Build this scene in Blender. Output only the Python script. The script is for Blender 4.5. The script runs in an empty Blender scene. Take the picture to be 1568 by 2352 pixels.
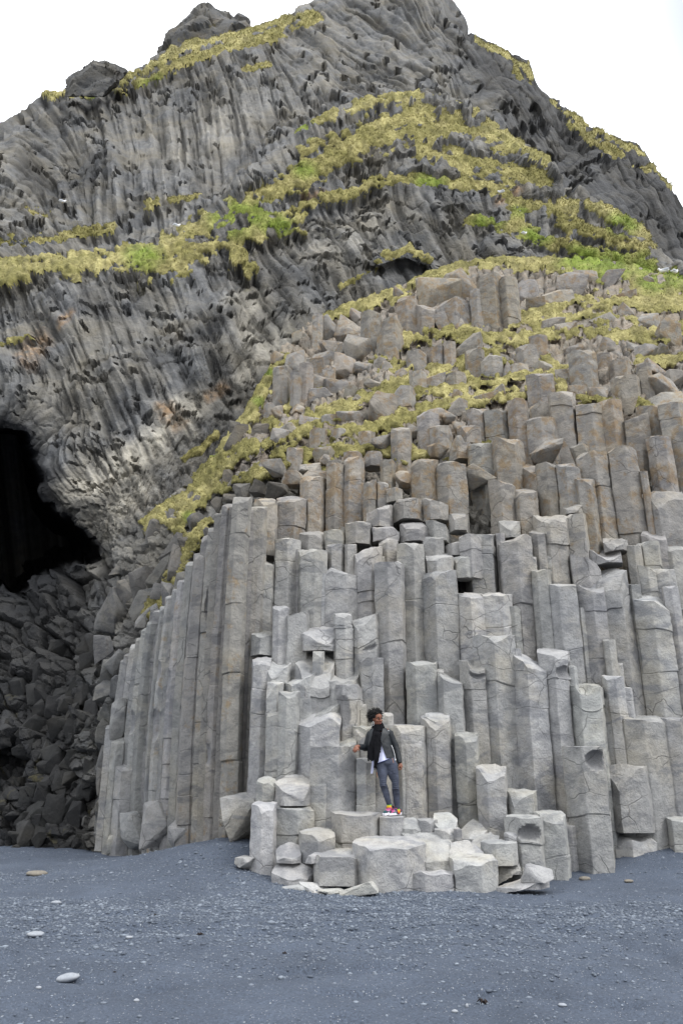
import bpy, bmesh, math, random
import numpy as np
from mathutils import Vector, Matrix

SC = bpy.context.scene
COL = SC.collection
PI = math.pi

# ---------------------------------------------------------------- camera
PITCH = math.radians(18.8)
FPX = 1800.0            # focal length in units of the 1568 x 2352 picture
CAM_Z = 1.5
cam = bpy.data.cameras.new('camera')
cam.sensor_fit = 'VERTICAL'
cam.sensor_height = 36.0
cam.lens = 36.0 * FPX / 2352.0
cam.clip_start = 0.1
cam.clip_end = 2000.0
camo = bpy.data.objects.new('camera', cam)
COL.objects.link(camo)
camo.location = (0, 0, CAM_Z)
camo.rotation_euler = (PI / 2 + PITCH, 0, 0)
SC.camera = camo

# ---------------------------------------------------------------- light: overcast
SUN_DIR = Vector((0.80, -0.42, 1.20)).normalized()     # towards the sun
elev = math.asin(SUN_DIR.z)
azim = math.atan2(SUN_DIR.x, SUN_DIR.y)
world = bpy.data.worlds.new('World')
SC.world = world
world.use_nodes = True
wn = world.node_tree
wn.nodes.clear()
sky = wn.nodes.new('ShaderNodeTexSky')
sky.sky_type = 'NISHITA'
sky.sun_disc = False
sky.sun_elevation = elev
sky.sun_rotation = azim
sky.air_density = 1.0
sky.dust_density = 3.0
mixw = wn.nodes.new('ShaderNodeMix')
mixw.data_type = 'RGBA'
mixw.inputs[0].default_value = 0.88                     # cloud cover
# overcast cloud: brightest overhead, about a third of that at the horizon
tcw = wn.nodes.new('ShaderNodeTexCoord')
sepw = wn.nodes.new('ShaderNodeSeparateXYZ')
wn.links.new(tcw.outputs['Generated'], sepw.inputs[0])
clw = wn.nodes.new('ShaderNodeMath'); clw.operation = 'MAXIMUM'; clw.inputs[1].default_value = 0.0
wn.links.new(sepw.outputs[2], clw.inputs[0])
gra = wn.nodes.new('ShaderNodeMath'); gra.operation = 'MULTIPLY_ADD'; gra.inputs[1].default_value = 15.5; gra.inputs[2].default_value = 9.6
wn.links.new(clw.outputs[0], gra.inputs[0])
tin = wn.nodes.new('ShaderNodeVectorMath'); tin.operation = 'SCALE'; tin.inputs[0].default_value = (0.975, 1.0, 1.045)
wn.links.new(gra.outputs[0], tin.inputs['Scale'])
wn.links.new(tin.outputs[0], mixw.inputs[7])
gapd = wn.nodes.new('ShaderNodeVectorMath'); gapd.operation = 'DOT_PRODUCT'
wn.links.new(tcw.outputs['Generated'], gapd.inputs[0])
_g = Vector(((1720 - 784) / FPX, math.cos(PITCH) - (1176 + 60) / FPX * math.sin(PITCH), math.sin(PITCH) + (1176 + 60) / FPX * math.cos(PITCH))).normalized()
gapd.inputs[1].default_value = _g
gapn = wn.nodes.new('ShaderNodeTexNoise'); gapn.inputs['Scale'].default_value = 5.0
wn.links.new(tcw.outputs['Generated'], gapn.inputs['Vector'])
gapa = wn.nodes.new('ShaderNodeMath'); gapa.operation = 'MULTIPLY_ADD'; gapa.inputs[1].default_value = 0.012
wn.links.new(gapn.outputs[0], gapa.inputs[0]); wn.links.new(gapd.outputs['Value'], gapa.inputs[2])
gapm = wn.nodes.new('ShaderNodeMapRange'); gapm.interpolation_type = 'SMOOTHSTEP'
gapm.inputs[1].default_value = 0.994; gapm.inputs[2].default_value = 1.006; gapm.inputs[3].default_value = 0.88; gapm.inputs[4].default_value = 0.30
wn.links.new(gapa.outputs[0], gapm.inputs[0]); wn.links.new(gapm.outputs[0], mixw.inputs[0])
bg = wn.nodes.new('ShaderNodeBackground')
bg.inputs[1].default_value = 0.10
wo = wn.nodes.new('ShaderNodeOutputWorld')
wn.links.new(sky.outputs[0], mixw.inputs[6])
wn.links.new(mixw.outputs[2], bg.inputs[0])
wn.links.new(bg.outputs[0], wo.inputs[0])

sun = bpy.data.lights.new('sun', 'SUN')
sun.energy = 1.7
sun.angle = math.radians(24)
sun.color = (1.0, 0.985, 0.96)
suno = bpy.data.objects.new('sun', sun)
COL.objects.link(suno)
suno.rotation_euler = SUN_DIR.to_track_quat('Z', 'Y').to_euler()
suno.location = (20, -20, 60)

SC.view_settings.view_transform = 'Standard'
SC.view_settings.look = 'None'
SC.view_settings.exposure = 0.25
SC.view_settings.gamma = 1.0
SC.render.engine = 'CYCLES'
SC.cycles.max_bounces = 5
SC.cycles.diffuse_bounces = 3
SC.cycles.use_denoising = True

# ---------------------------------------------------------------- numeric helpers
RNG = np.random.default_rng(7)
_P = np.random.default_rng(3).integers(0, 2**31, 4096)
CT, ST = math.cos(PITCH), math.sin(PITCH)


def rays(u, v):
    a = (np.asarray(u, float) - 784.0) / FPX
    e = (1176.0 - np.asarray(v, float)) / FPX
    return a, CT - e * ST, ST + e * CT


def at(u, v, Y):
    """the world point seen at (u, v) of the 1568 x 2352 picture, Y metres ahead"""
    a, dy, dz = rays(u, v)
    t = np.asarray(Y, float) / dy
    return np.stack([a * t, dy * t, CAM_Z + dz * t], -1)


def hsh(i, j, k, s):
    h = (i * 73856093) ^ (j * 19349663) ^ (k * 83492791) ^ (s * 2654435761)
    h = h ^ (h >> 13)
    h = (h * 1274126177) & 0x7fffffff
    h = h ^ (h >> 16)
    return (h & 0xffffff) / float(0xffffff)


def vnoise(p, seed=0):
    p = np.asarray(p, float)
    f = np.floor(p)
    i = f.astype(np.int64)
    t = p - f
    t = t * t * (3 - 2 * t)
    r = 0
    for dx in (0, 1):
        wx = t[..., 0] if dx else 1 - t[..., 0]
        for dy in (0, 1):
            wy = t[..., 1] if dy else 1 - t[..., 1]
            for dz in (0, 1):
                wz = t[..., 2] if dz else 1 - t[..., 2]
                r = r + wx * wy * wz * hsh(i[..., 0] + dx, i[..., 1] + dy, i[..., 2] + dz, seed)
    return r * 2 - 1


def fbm(p, oct=3, seed=0):
    r = 0
    a = 1.0
    p = np.asarray(p, float)
    for o in range(oct):
        r = r + a * vnoise(p * (2.03 ** o) + 17.3 * o, seed + o)
        a *= 0.5
    return r


def n2(u, v, s, oct=3, seed=0):
    p = np.stack([np.asarray(u, float) / s, np.asarray(v, float) / s, np.zeros_like(np.asarray(u, float)) + seed * 3.7], -1)
    return fbm(p, oct, seed)


def smooth(x, a, b):
    t = np.clip((x - a) / (b - a), 0, 1)
    return t * t * (3 - 2 * t)


class TPS:
    """smooth surface through scattered values"""

    def __init__(self, pts, vals, lam=0.0):
        p = np.array(pts, float) / 500.0
        n = len(p)
        d = np.linalg.norm(p[:, None] - p[None], axis=-1)
        K = self._k(d) + lam * np.eye(n)
        Q = np.concatenate([np.ones((n, 1)), p], 1)
        A = np.block([[K, Q], [Q.T, np.zeros((3, 3))]])
        b = np.concatenate([np.array(vals, float), np.zeros(3)])
        self.w = np.linalg.solve(A, b)
        self.p = p

    @staticmethod
    def _k(d):
        return d          # biharmonic in 3-d: no overshoot to speak of

    def __call__(self, u, v):
        u = np.clip(np.asarray(u, float), -80, 1650) / 500.0
        v = np.asarray(v, float) / 500.0
        r = self.w[-3] + self.w[-2] * u + self.w[-1] * v
        for (x, y), w in zip(self.p, self.w[:-3]):
            r = r + w * np.sqrt((u - x) ** 2 + (v - y) ** 2 + 0.0015)
        return r


def idw(pts, u, v, p=3.0):
    num = 0
    den = 0
    for (x, y, a) in pts:
        w = 1.0 / (((u - x) ** 2 + (v - y) ** 2) / 1e4 + 0.05) ** (p / 2)
        num = num + w * a
        den = den + w
    return num / den


def stroke(u, v, pts, r):
    """1 on the line, 0 at distance r and beyond (r: width)"""
    best = np.full(np.shape(u), 1e9)
    if len(pts) == 1:
        pts = [pts[0], (pts[0][0] + 1, pts[0][1])]
    for (x0, y0), (x1, y1) in zip(pts[:-1], pts[1:]):
        dx, dy = x1 - x0, y1 - y0
        t = np.clip(((u - x0) * dx + (v - y0) * dy) / (dx * dx + dy * dy + 1e-9), 0, 1)
        d = np.hypot(u - x0 - t * dx, v - y0 - t * dy)
        best = np.minimum(best, d)
    return 1 - best / r


def polydist(u, v, poly):
    """positive inside"""
    d = np.full(np.shape(u), 1e9)
    ins = np.zeros(np.shape(u), bool)
    n = len(poly)
    for k in range(n):
        x0, y0 = poly[k]
        x1, y1 = poly[(k + 1) % n]
        dx, dy = x1 - x0, y1 - y0
        t = np.clip(((u - x0) * dx + (v - y0) * dy) / (dx * dx + dy * dy + 1e-9), 0, 1)
        d = np.minimum(d, np.hypot(u - x0 - t * dx, v - y0 - t * dy))
        c = ((y0 > v) != (y1 > v)) & (u < (x1 - x0) * (v - y0) / (y1 - y0 + 1e-12) + x0)
        ins ^= c
    return np.where(ins, d, -d)


def pl(pts, x):
    p = np.array(pts, float)
    return np.interp(x, p[:, 0], p[:, 1])


def cells(u, v, size, stretch, ang, seed, jit=0.9):
    """stretched cell pattern; ang = lean of the long axis from vertical"""
    ca, sa = np.cos(ang), np.sin(ang)
    iu = np.floor(u / size).astype(np.int64)
    iv = np.floor(v / size).astype(np.int64)
    F1 = np.full(np.shape(u), 1e9)
    F2 = F1.copy()
    r1 = np.zeros(np.shape(u)); r2 = r1.copy(); r3 = r1.copy()
    cc = r1.copy(); aa = r1.copy()
    R = 1 if stretch < 1.3 else (2 if stretch < 2.6 else (3 if stretch < 3.5 else 4))
    for di in range(-R, R + 1):
        for dj in range(-R, R + 1):
            i, j = iu + di, iv + dj
            px = (i + 0.5 + jit * (hsh(i, j, i * 0, seed) - 0.5)) * size
            py = (j + 0.5 + jit * (hsh(i, j, i * 0, seed + 1) - 0.5)) * size
            dx, dy = u - px, v - py
            al = dx * sa + dy * ca
            ac = dx * ca - dy * sa
            d = np.hypot(al / stretch, ac) / size
            m = d < F1
            F2 = np.where(m, F1, np.minimum(F2, d))
            F1 = np.where(m, d, F1)
            r1 = np.where(m, hsh(i, j, i * 0, seed + 2), r1)
            r2 = np.where(m, hsh(i, j, i * 0, seed + 3), r2)
            r3 = np.where(m, hsh(i, j, i * 0, seed + 4), r3)
            cc = np.where(m, ac / size, cc)
            aa = np.where(m, al / size / stretch, aa)
    return F1, F2 - F1, r1, r2, r3, cc, aa


class Ribs:
    """long ribs that follow the lean of the columns: noise drawn out along the direction field"""

    def __init__(self, dirs, box, seed, wob=0.10, step=2.1, half=22, lattice=2.8):
        self.box, self.step = box, step
        us = np.arange(box[0], box[2], step); vs = np.arange(box[1], box[3], step)
        u, v = np.meshgrid(us, vs)
        w = 12
        a = np.radians(idw(dirs, u + w * n2(u, v, 60, 2, seed), v + w * n2(u, v, 60, 2, seed + 1))) + wob * n2(u, v, 45, 2, seed + 2)
        self.ang = a
        rg = np.random.default_rng(seed)
        noi = vnoise(np.stack([u / lattice, v / lattice, 0 * u + .5], -1), seed) + 0.6 * vnoise(np.stack([u / 9.5, v / 9.5, 0 * u + .5], -1), seed + 3)
        acc = noi.copy()
        sx, sy = np.sin(a), np.cos(a)
        for sg in (1, -1):
            pu, pv = u.copy(), v.copy()
            for _ in range(half):
                pu = pu + sg * self._s(sx, pu, pv) * step * 1.1
                pv = pv + sg * self._s(sy, pu, pv) * step * 1.1
                acc += self._s(noi, pu, pv)
        self.lic = (acc - acc.mean()) / acc.std()

    def _s(self, A, u, v):
        x = np.clip((u - self.box[0]) / self.step, 0, A.shape[1] - 1.001)
        y = np.clip((v - self.box[1]) / self.step, 0, A.shape[0] - 1.001)
        i = y.astype(int); j = x.astype(int)
        f = x - j; g = y - i
        return A[i, j] * (1 - f) * (1 - g) + A[i, j + 1] * f * (1 - g) + A[i + 1, j] * (1 - f) * g + A[i + 1, j + 1] * f * g

    def __call__(self, u, v):
        return self._s(self.lic, u, v), self._s(self.ang, u, v)


# ---------------------------------------------------------------- mesh helpers
def np_mesh(name, V, F, mats=None, smooth_shade=True, attrs=None, sharp=None):
    me = bpy.data.meshes.new(name)
    V = np.ascontiguousarray(V, np.float32)
    F = np.asarray(F)
    if F.dtype != object:
        k = F.shape[1]
        nl = F.size
        loops = F.ravel().astype(np.int32)
        start = (np.arange(len(F)) * k).astype(np.int32)
    else:
        loops = np.array([i for f in F for i in f], np.int32)
        ln = np.array([len(f) for f in F])
        start = np.concatenate([[0], np.cumsum(ln)[:-1]]).astype(np.int32)
        nl = len(loops)
    me.vertices.add(len(V))
    me.vertices.foreach_set('co', V.ravel())
    me.loops.add(nl)
    me.loops.foreach_set('vertex_index', loops)
    me.polygons.add(len(start))
    me.polygons.foreach_set('loop_start', start)
    me.update(calc_edges=True)
    me.validate()
    for m in (mats or []):
        me.materials.append(m)
    if smooth_shade:
        me.polygons.foreach_set('use_smooth', np.ones(len(me.polygons), bool))
        if sharp:
            me.set_sharp_from_angle(angle=math.radians(sharp))
    for k, a in (attrs or {}).items():
        at_ = me.attributes.new(k, 'FLOAT', 'POINT')
        at_.data.foreach_set('value', np.ascontiguousarray(a, np.float32))
    return me


def link(name, me, loc=(0, 0, 0), parent=None):
    o = bpy.data.objects.new(name, me)
    COL.objects.link(o)
    o.location = loc
    if parent is not None:
        o.parent = parent
    return o


def tag(o, label=None, cat=None, group=None, kind=None):
    if label: o['label'] = label
    if cat: o['category'] = cat
    if group: o['group'] = group
    if kind: o['kind'] = kind
    return o


# ---------------------------------------------------------------- materials
class NT:
    def __init__(self, name):
        self.m = bpy.data.materials.new(name)
        self.m.use_nodes = True
        self.t = self.m.node_tree
        self.t.nodes.clear()
        self.out = self.t.nodes.new('ShaderNodeOutputMaterial')
        self.b = self.t.nodes.new('ShaderNodeBsdfPrincipled')
        self.t.links.new(self.b.outputs[0], self.out.inputs[0])
        self.b.inputs['Roughness'].default_value = 0.9
        self.b.inputs['Specular IOR Level'].default_value = 0.25

    def n(self, typ, **k):
        nd = self.t.nodes.new(typ)
        for a, b in k.items():
            setattr(nd, a, b)
        return nd

    def l(self, a, b):
        self.t.links.new(a, b)

    def pos(self):
        if not hasattr(self, '_pos'):
            self._pos = self.n('ShaderNodeNewGeometry').outputs['Position']
        return self._pos

    def mapped(self, scale, rot=(0, 0, 0)):
        mp = self.n('ShaderNodeMapping')
        mp.inputs['Scale'].default_value = scale
        mp.inputs['Rotation'].default_value = rot
        self.l(self.pos(), mp.inputs[0])
        return mp.outputs[0]

    def noise(self, scale, detail=4, rough=0.55, vec=None, dist=0.0):
        nd = self.n('ShaderNodeTexNoise')
        nd.inputs['Scale'].default_value = scale
        nd.inputs['Detail'].default_value = detail
        nd.inputs['Roughness'].default_value = rough
        nd.inputs['Distortion'].default_value = dist
        self.l(vec if vec is not None else self.pos(), nd.inputs['Vector'])
        return nd.outputs[0]

    def voro(self, scale, feature='F1', vec=None, rand=1.0):
        nd = self.n('ShaderNodeTexVoronoi')
        nd.feature = feature
        nd.inputs['Scale'].default_value = scale
        nd.inputs['Randomness'].default_value = rand
        self.l(vec if vec is not None else self.pos(), nd.inputs['Vector'])
        return nd.outputs[0]

    def ramp(self, fac, stops):
        r = self.n('ShaderNodeValToRGB')
        while len(r.color_ramp.elements) < len(stops):
            r.color_ramp.elements.new(0.5)
        for e, (p, c) in zip(r.color_ramp.elements, stops):
            e.position = p
            e.color = (c, c, c, 1) if not hasattr(c, '__len__') else (*c, 1)
        self.l(fac, r.inputs[0])
        return r.outputs[0]

    def mix(self, fac, a, b, mode='MIX'):
        m = self.n('ShaderNodeMix')
        m.data_type = 'RGBA'
        m.blend_type = mode
        for s, x in ((0, fac), (6, a), (7, b)):
            if isinstance(x, (int, float)):
                m.inputs[s].default_value = x if s == 0 else (x, x, x, 1)
            elif isinstance(x, (tuple, list)):
                m.inputs[s].default_value = (*x, 1)
            else:
                self.l(x, m.inputs[s])
        return m.outputs[2]

    def math(self, op, a, b=0.0, c=None):
        m = self.n('ShaderNodeMath')
        m.operation = op
        for s, x in enumerate((a, b) if c is None else (a, b, c)):
            if isinstance(x, (int, float)):
                m.inputs[s].default_value = x
            else:
                self.l(x, m.inputs[s])
        return m.outputs[0]

    def attr(self, name):
        nd = self.n('ShaderNodeAttribute')
        nd.attribute_name = name
        return nd.outputs['Fac']

    def bump(self, h, strength=0.4, dist=0.05, prev=None):
        b = self.n('ShaderNodeBump')
        b.inputs['Strength'].default_value = strength
        b.inputs['Distance'].default_value = dist
        self.l(h, b.inputs['Height'])
        if prev is not None:
            self.l(prev, b.inputs['Normal'])
        return b.outputs[0]

    def fin(self, color, normal=None, rough=None):
        if isinstance(color, (tuple, list)):
            self.b.inputs['Base Color'].default_value = (*color, 1)
        else:
            self.l(color, self.b.inputs['Base Color'])
        if normal is not None:
            self.l(normal, self.b.inputs['Normal'])
        if rough is not None:
            self.b.inputs['Roughness'].default_value = rough
        return self.m


def mat_column():
    t = NT('basalt')
    oi = t.n('ShaderNodeObjectInfo')
    n1 = t.noise(0.9, 5, 0.6)
    n2_ = t.noise(5.0, 5, 0.65)
    n3 = t.noise(38.0, 4, 0.7)
    base = t.ramp(n2_, [(0.25, (0.25, 0.252, 0.252)), (0.5, (0.36, 0.36, 0.354)), (0.75, (0.44, 0.438, 0.426))])
    warm = t.ramp(n1, [(0.30, (0.80, 0.81, 0.83)), (0.48, (1.0, 1.0, 1.0)), (0.66, (1.05, 1.0, 0.90))])
    base = t.mix(1.0, base, warm, 'MULTIPLY')
    grain = t.ramp(n3, [(0.25, 0.82), (0.55, 1.0), (0.8, 1.08)])
    base = t.mix(1.0, base, grain, 'MULTIPLY')
    # slate-grey water stains in sideways smears
    st = t.noise(1.0, 4, 0.6, t.mapped((1.6, 1.6, 3.4)), 0.6)
    stm = t.ramp(st, [(0.53, 0.0), (0.62, 0.7)])
    base = t.mix(stm, base, (0.20, 0.205, 0.215))
    # brown streaks running down
    rs = t.noise(1.0, 3, 0.6, t.mapped((5.5, 5.5, 0.35)), 0.2)
    rsm = t.ramp(rs, [(0.66, 0.0), (0.8, 0.5)])
    base = t.mix(rsm, base, (0.20, 0.16, 0.115))
    # hairline cracks
    wob = t.n('ShaderNodeVectorMath'); wob.operation = 'MULTIPLY_ADD'
    nz = t.n('ShaderNodeTexNoise'); nz.inputs['Scale'].default_value = 2.2
    t.l(t.pos(), nz.inputs['Vector'])
    t.l(nz.outputs['Color'], wob.inputs[0])
    wob.inputs[1].default_value = (0.25, 0.25, 0.25)
    t.l(t.mapped((0.75, 0.75, 1.15)), wob.inputs[2])
    ce = t.voro(1.35, 'DISTANCE_TO_EDGE', wob.outputs[0])
    cm = t.ramp(ce, [(0.0, 0.9), (0.004, 0.45), (0.009, 0.0)])
    gate = t.ramp(t.noise(0.7, 2), [(0.50, 0.0), (0.56, 0.7)])
    cm = t.math('MULTIPLY', cm, gate)
    base = t.mix(cm, base, (0.10, 0.10, 0.10))
    # lichen: alpha of the object's colour says how much grows on it
    li = t.noise(3.2, 6, 0.7)
    lth = t.math('SUBTRACT', 0.83, t.math('MULTIPLY', oi.outputs['Alpha'], 0.40))
    lm = t.math('MULTIPLY', t.math('SUBTRACT', li, lth), 7.0)
    lm = t.math('MINIMUM', t.math('MAXIMUM', lm, 0.0), 0.75)
    lic = t.ramp(t.noise(9.0, 3), [(0.35, (0.27, 0.20, 0.13)), (0.6, (0.34, 0.265, 0.165))])
    base = t.mix(lm, base, lic)
    sp = t.voro(3.3)
    spm = t.ramp(sp, [(0.075, 1.0), (0.10, 0.0)])
    spm = t.math('MULTIPLY', spm, t.math('MULTIPLY', oi.outputs['Alpha'], t.ramp(t.noise(1.7, 2), [(0.52, 0.0), (0.6, 0.8)])))
    base = t.mix(spm, base, (0.55, 0.54, 0.50))
    base = t.mix(1.0, base, oi.outputs['Color'], 'MULTIPLY')
    fr = t.attr('fresh')
    base = t.mix(t.math('MULTIPLY', fr, 0.75), base, (0.19, 0.19, 0.195))
    h = t.math('ADD', t.math('MULTIPLY', t.noise(14.0, 6, 0.65), 1.0), t.math('MULTIPLY', n3, 0.35))
    h = t.math('SUBTRACT', h, t.math('MULTIPLY', cm, 0.8))
    return t.fin(base, t.bump(h, 0.75, 0.045))


def mat_hill():
    t = NT('cliff_rock')
    tone, dark, pale, rust = (t.attr(a) for a in ('tone', 'dark', 'pale', 'rust'))
    n1 = t.noise(0.35, 6, 0.65)
    n2_ = t.noise(1.9, 5, 0.7)
    base = t.ramp(n2_, [(0.25, (0.072, 0.074, 0.077)), (0.5, (0.120, 0.121, 0.121)), (0.8, (0.19, 0.186, 0.175))])
    base = t.mix(t.ramp(n1, [(0.40, 0.0), (0.68, 0.7)]), base, (0.165, 0.145, 0.105))
    base = t.mix(t.math('MULTIPLY', pale, t.ramp(n2_, [(0.2, 0.5), (0.6, 1.0)])), base, (0.36, 0.335, 0.28))
    base = t.mix(t.math('MULTIPLY', rust, t.ramp(n2_, [(0.35, 0.0), (0.6, 0.8)])), base, (0.30, 0.19, 0.10))
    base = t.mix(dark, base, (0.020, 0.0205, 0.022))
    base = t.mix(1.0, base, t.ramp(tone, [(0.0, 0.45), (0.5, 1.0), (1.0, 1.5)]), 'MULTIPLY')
    # thin moss film
    ms = t.ramp(t.noise(0.8, 5, 0.7), [(0.60, 0.0), (0.70, 0.6)])
    base = t.mix(t.math('MULTIPLY', ms, t.attr('moss')), base, (0.15, 0.13, 0.045))
    h = t.math('ADD', n2_, t.math('MULTIPLY', t.noise(7.0, 5, 0.7), 0.5))
    return t.fin(base, t.bump(h, 0.8, 0.25))


def mat_grass():
    t = NT('grass')
    g = t.attr('green')
    tone = t.attr('tone')
    n1 = t.noise(0.55, 4, 0.6)
    n2_ = t.noise(3.5, 4, 0.7)
    dry = t.ramp(n2_, [(0.25, (0.15, 0.125, 0.05)), (0.5, (0.335, 0.30, 0.125)), (0.8, (0.52, 0.46, 0.225))])
    grn = t.ramp(n2_, [(0.25, (0.10, 0.135, 0.025)), (0.6, (0.20, 0.26, 0.045)), (0.85, (0.29, 0.34, 0.08))])
    olv = t.ramp(n2_, [(0.25, (0.10, 0.098, 0.032)), (0.7, (0.25, 0.225, 0.08))])
    base = t.mix(t.ramp(n1, [(0.40, 0.0), (0.56, 0.85)]), dry, olv)
    gm = t.math('MULTIPLY', g, t.ramp(t.noise(0.9, 4), [(0.3, 0.45), (0.6, 1.0)]))
    base = t.mix(gm, base, grn)
    base = t.mix(1.0, base, t.ramp(tone, [(0.0, 0.45), (0.5, 0.95), (1.0, 1.35)]), 'MULTIPLY')
    t.b.inputs['Specular IOR Level'].default_value = 0.1
    h = t.math('ADD', n2_, t.noise(11.0, 4, 0.7))
    return t.fin(base, t.bump(h, 0.7, 0.15))


def mat_sand():
    t = NT('black_sand')
    n1 = t.noise(1.1, 5, 0.6)
    n2_ = t.noise(55.0, 3, 0.7)
    base = t.ramp(n1, [(0.3, (0.058, 0.072, 0.098)), (0.6, (0.077, 0.095, 0.128)), (0.8, (0.097, 0.118, 0.155))])
    base = t.mix(1.0, base, t.ramp(n2_, [(0.25, 0.55), (0.5, 1.0), (0.75, 1.5)]), 'MULTIPLY')
    v = t.n('ShaderNodeTexVoronoi'); v.inputs['Scale'].default_value = 30.0
    t.l(t.pos(), v.inputs['Vector'])
    rr = t.n('ShaderNodeSeparateColor'); t.l(v.outputs['Color'], rr.inputs[0])
    m = t.math('MULTIPLY', t.ramp(v.outputs['Distance'], [(0.22, 1.0), (0.30, 0.0)]), t.ramp(rr.outputs[0], [(0.95, 0.0), (0.97, 1.0)]))
    base = t.mix(m, base, t.ramp(rr.outputs[1], [(0.2, (0.14, 0.16, 0.19)), (0.8, (0.32, 0.34, 0.36))]))
    v2 = t.n('ShaderNodeTexVoronoi'); v2.inputs['Scale'].default_value = 85.0
    t.l(t.pos(), v2.inputs['Vector'])
    r2 = t.n('ShaderNodeSeparateColor'); t.l(v2.outputs['Color'], r2.inputs[0])
    m2 = t.math('MULTIPLY', t.ramp(v2.outputs['Distance'], [(0.3, 1.0), (0.4, 0.0)]), t.ramp(r2.outputs[0], [(0.93, 0.0), (0.96, 1.0)]))
    base = t.mix(m2, base, (0.33, 0.34, 0.36))
    h = t.math('ADD', t.noise(24.0, 5, 0.75), t.math('MULTIPLY', n2_, 0.6))
    t.b.inputs['Specular IOR Level'].default_value = 0.3
    return t.fin(base, t.bump(h, 0.9, 0.03), 0.75)


def mat_pebble(name, a, b, rough=0.6, rnd=True):
    t = NT(name)
    if rnd:
        f = t.attr('tone')
    else:
        f = t.noise(9.0, 4, 0.6)
    base = t.ramp(f, [(0.1, a), (0.9, b)])
    base = t.mix(1.0, base, t.ramp(t.noise(40.0, 3), [(0.3, 0.85), (0.7, 1.1)]), 'MULTIPLY')
    return t.fin(base, None, rough)


M_COL = mat_column()
M_HILL = mat_hill()
M_GRASS = mat_grass()
M_SAND = mat_sand()
M_PEB = mat_pebble('pebbles', (0.075, 0.090, 0.115), (0.22, 0.25, 0.29))
M_WHITE = mat_pebble('pale_stone', (0.22, 0.24, 0.275), (0.33, 0.345, 0.36), 0.5, False)
M_TAN = mat_pebble('tan_stone', (0.14, 0.13, 0.115), (0.26, 0.23, 0.18), 0.85, False)
# ================================================================ the ground plan of the cliff
YK_PTS = [
    (590, 1950, 14.1), (590, 1700, 14.3), (590, 1400, 15.2), (590, 1150, 16.6), (590, 1050, 18.5), (590, 900, 25),
    (450, 1950, 15.3), (450, 1500, 15.9), (450, 1230, 17.8), (450, 1100, 22.5),
    (330, 1950, 16.7), (330, 1500, 17.4), (340, 1250, 21.5), (340, 1190, 23.0),
    (250, 1950, 17.9), (240, 1700, 18.6), (230, 1400, 21.5), (235, 1280, 23.5),
    (650, 2000, 12.9), (720, 2050, 12.1), (720, 1870, 13.3), (720, 1700, 13.9), (720, 1500, 14.7), (720, 1250, 15.8), (720, 1100, 17.2), (720, 950, 21), (720, 800, 27), (720, 720, 30),
    (870, 2058, 11.9), (870, 1870, 13.25), (870, 1640, 14.2), (870, 1500, 14.7), (870, 1250, 15.6), (870, 1050, 17.2), (870, 900, 21), (870, 800, 25), (870, 690, 30),
    (1050, 2050, 11.9), (1050, 1870, 13.3), (1050, 1640, 14.2), (1050, 1450, 14.8), (1050, 1250, 15.6), (1050, 1050, 17.3), (1050, 900, 20.5), (1050, 780, 25), (1050, 640, 30), (1050, 598, 32),
    (1250, 2020, 12.4), (1250, 1850, 13.4), (1250, 1640, 14.1), (1250, 1450, 14.6), (1250, 1200, 15.7), (1250, 1000, 17.4), (1250, 850, 21), (1250, 700, 28), (1250, 598, 34),
    (1450, 1960, 13.8), (1450, 1740, 14.1), (1450, 1550, 14.6), (1450, 1300, 15.4), (1450, 1000, 17.1), (1450, 850, 20), (1450, 700, 27), (1450, 620, 33),
    (1620, 1960, 13.9), (1620, 1600, 14.5), (1620, 1300, 15.4), (1620, 1000, 17), (1620, 850, 20), (1620, 640, 33)]
YK = TPS([p[:2] for p in YK_PTS], [p[2] for p in YK_PTS])

CLIFF_TOP = [(-480, 470), (-80, 300), (0, 272), (40, 250), (75, 225), (105, 212), (145, 213), (200, 217), (285, 173), (310, 160), (350, 133), (400, 106), (450, 97), (520, 80), (570, 68), (600, 55), (650, 42), (690, 12), (720, 0), (760, -22), (900, -65), (1000, -34), (1040, -2), (1062, 28), (1080, 75), (1120, 93), (1150, 113), (1195, 130), (1215, 140), (1225, 168), (1240, 205), (1265, 225), (1310, 248), (1345, 285), (1400, 310), (1455, 328), (1480, 350), (1500, 375), (1530, 412), (1568, 470), (1650, 560), (1900, 690), (2200, 730)]
RIDGE_TOP = [(-480, 650), (-80, 606), (0, 596), (100, 586), (230, 570), (325, 550), (400, 521), (500, 456), (560, 410), (630, 345), (700, 285), (784, 240), (884, 214), (974, 206), (1064, 239), (1104, 261), (1184, 319), (1259, 361), (1289, 446), (1319, 459), (1379, 456), (1429, 491), (1474, 521), (1524, 586), (1568, 606), (1650, 650), (2200, 770)]
KNOLL_TOP = [(205, 1980), (212, 1900), (216, 1500), (226, 1330), (250, 1258), (340, 1188), (450, 1092), (520, 1002), (556, 955), (600, 880), (625, 836), (640, 795), (690, 745), (720, 724), (830, 692), (960, 636), (1060, 602), (1170, 594), (1330, 594), (1420, 602), (1568, 640), (1650, 665), (2200, 800)]

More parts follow.
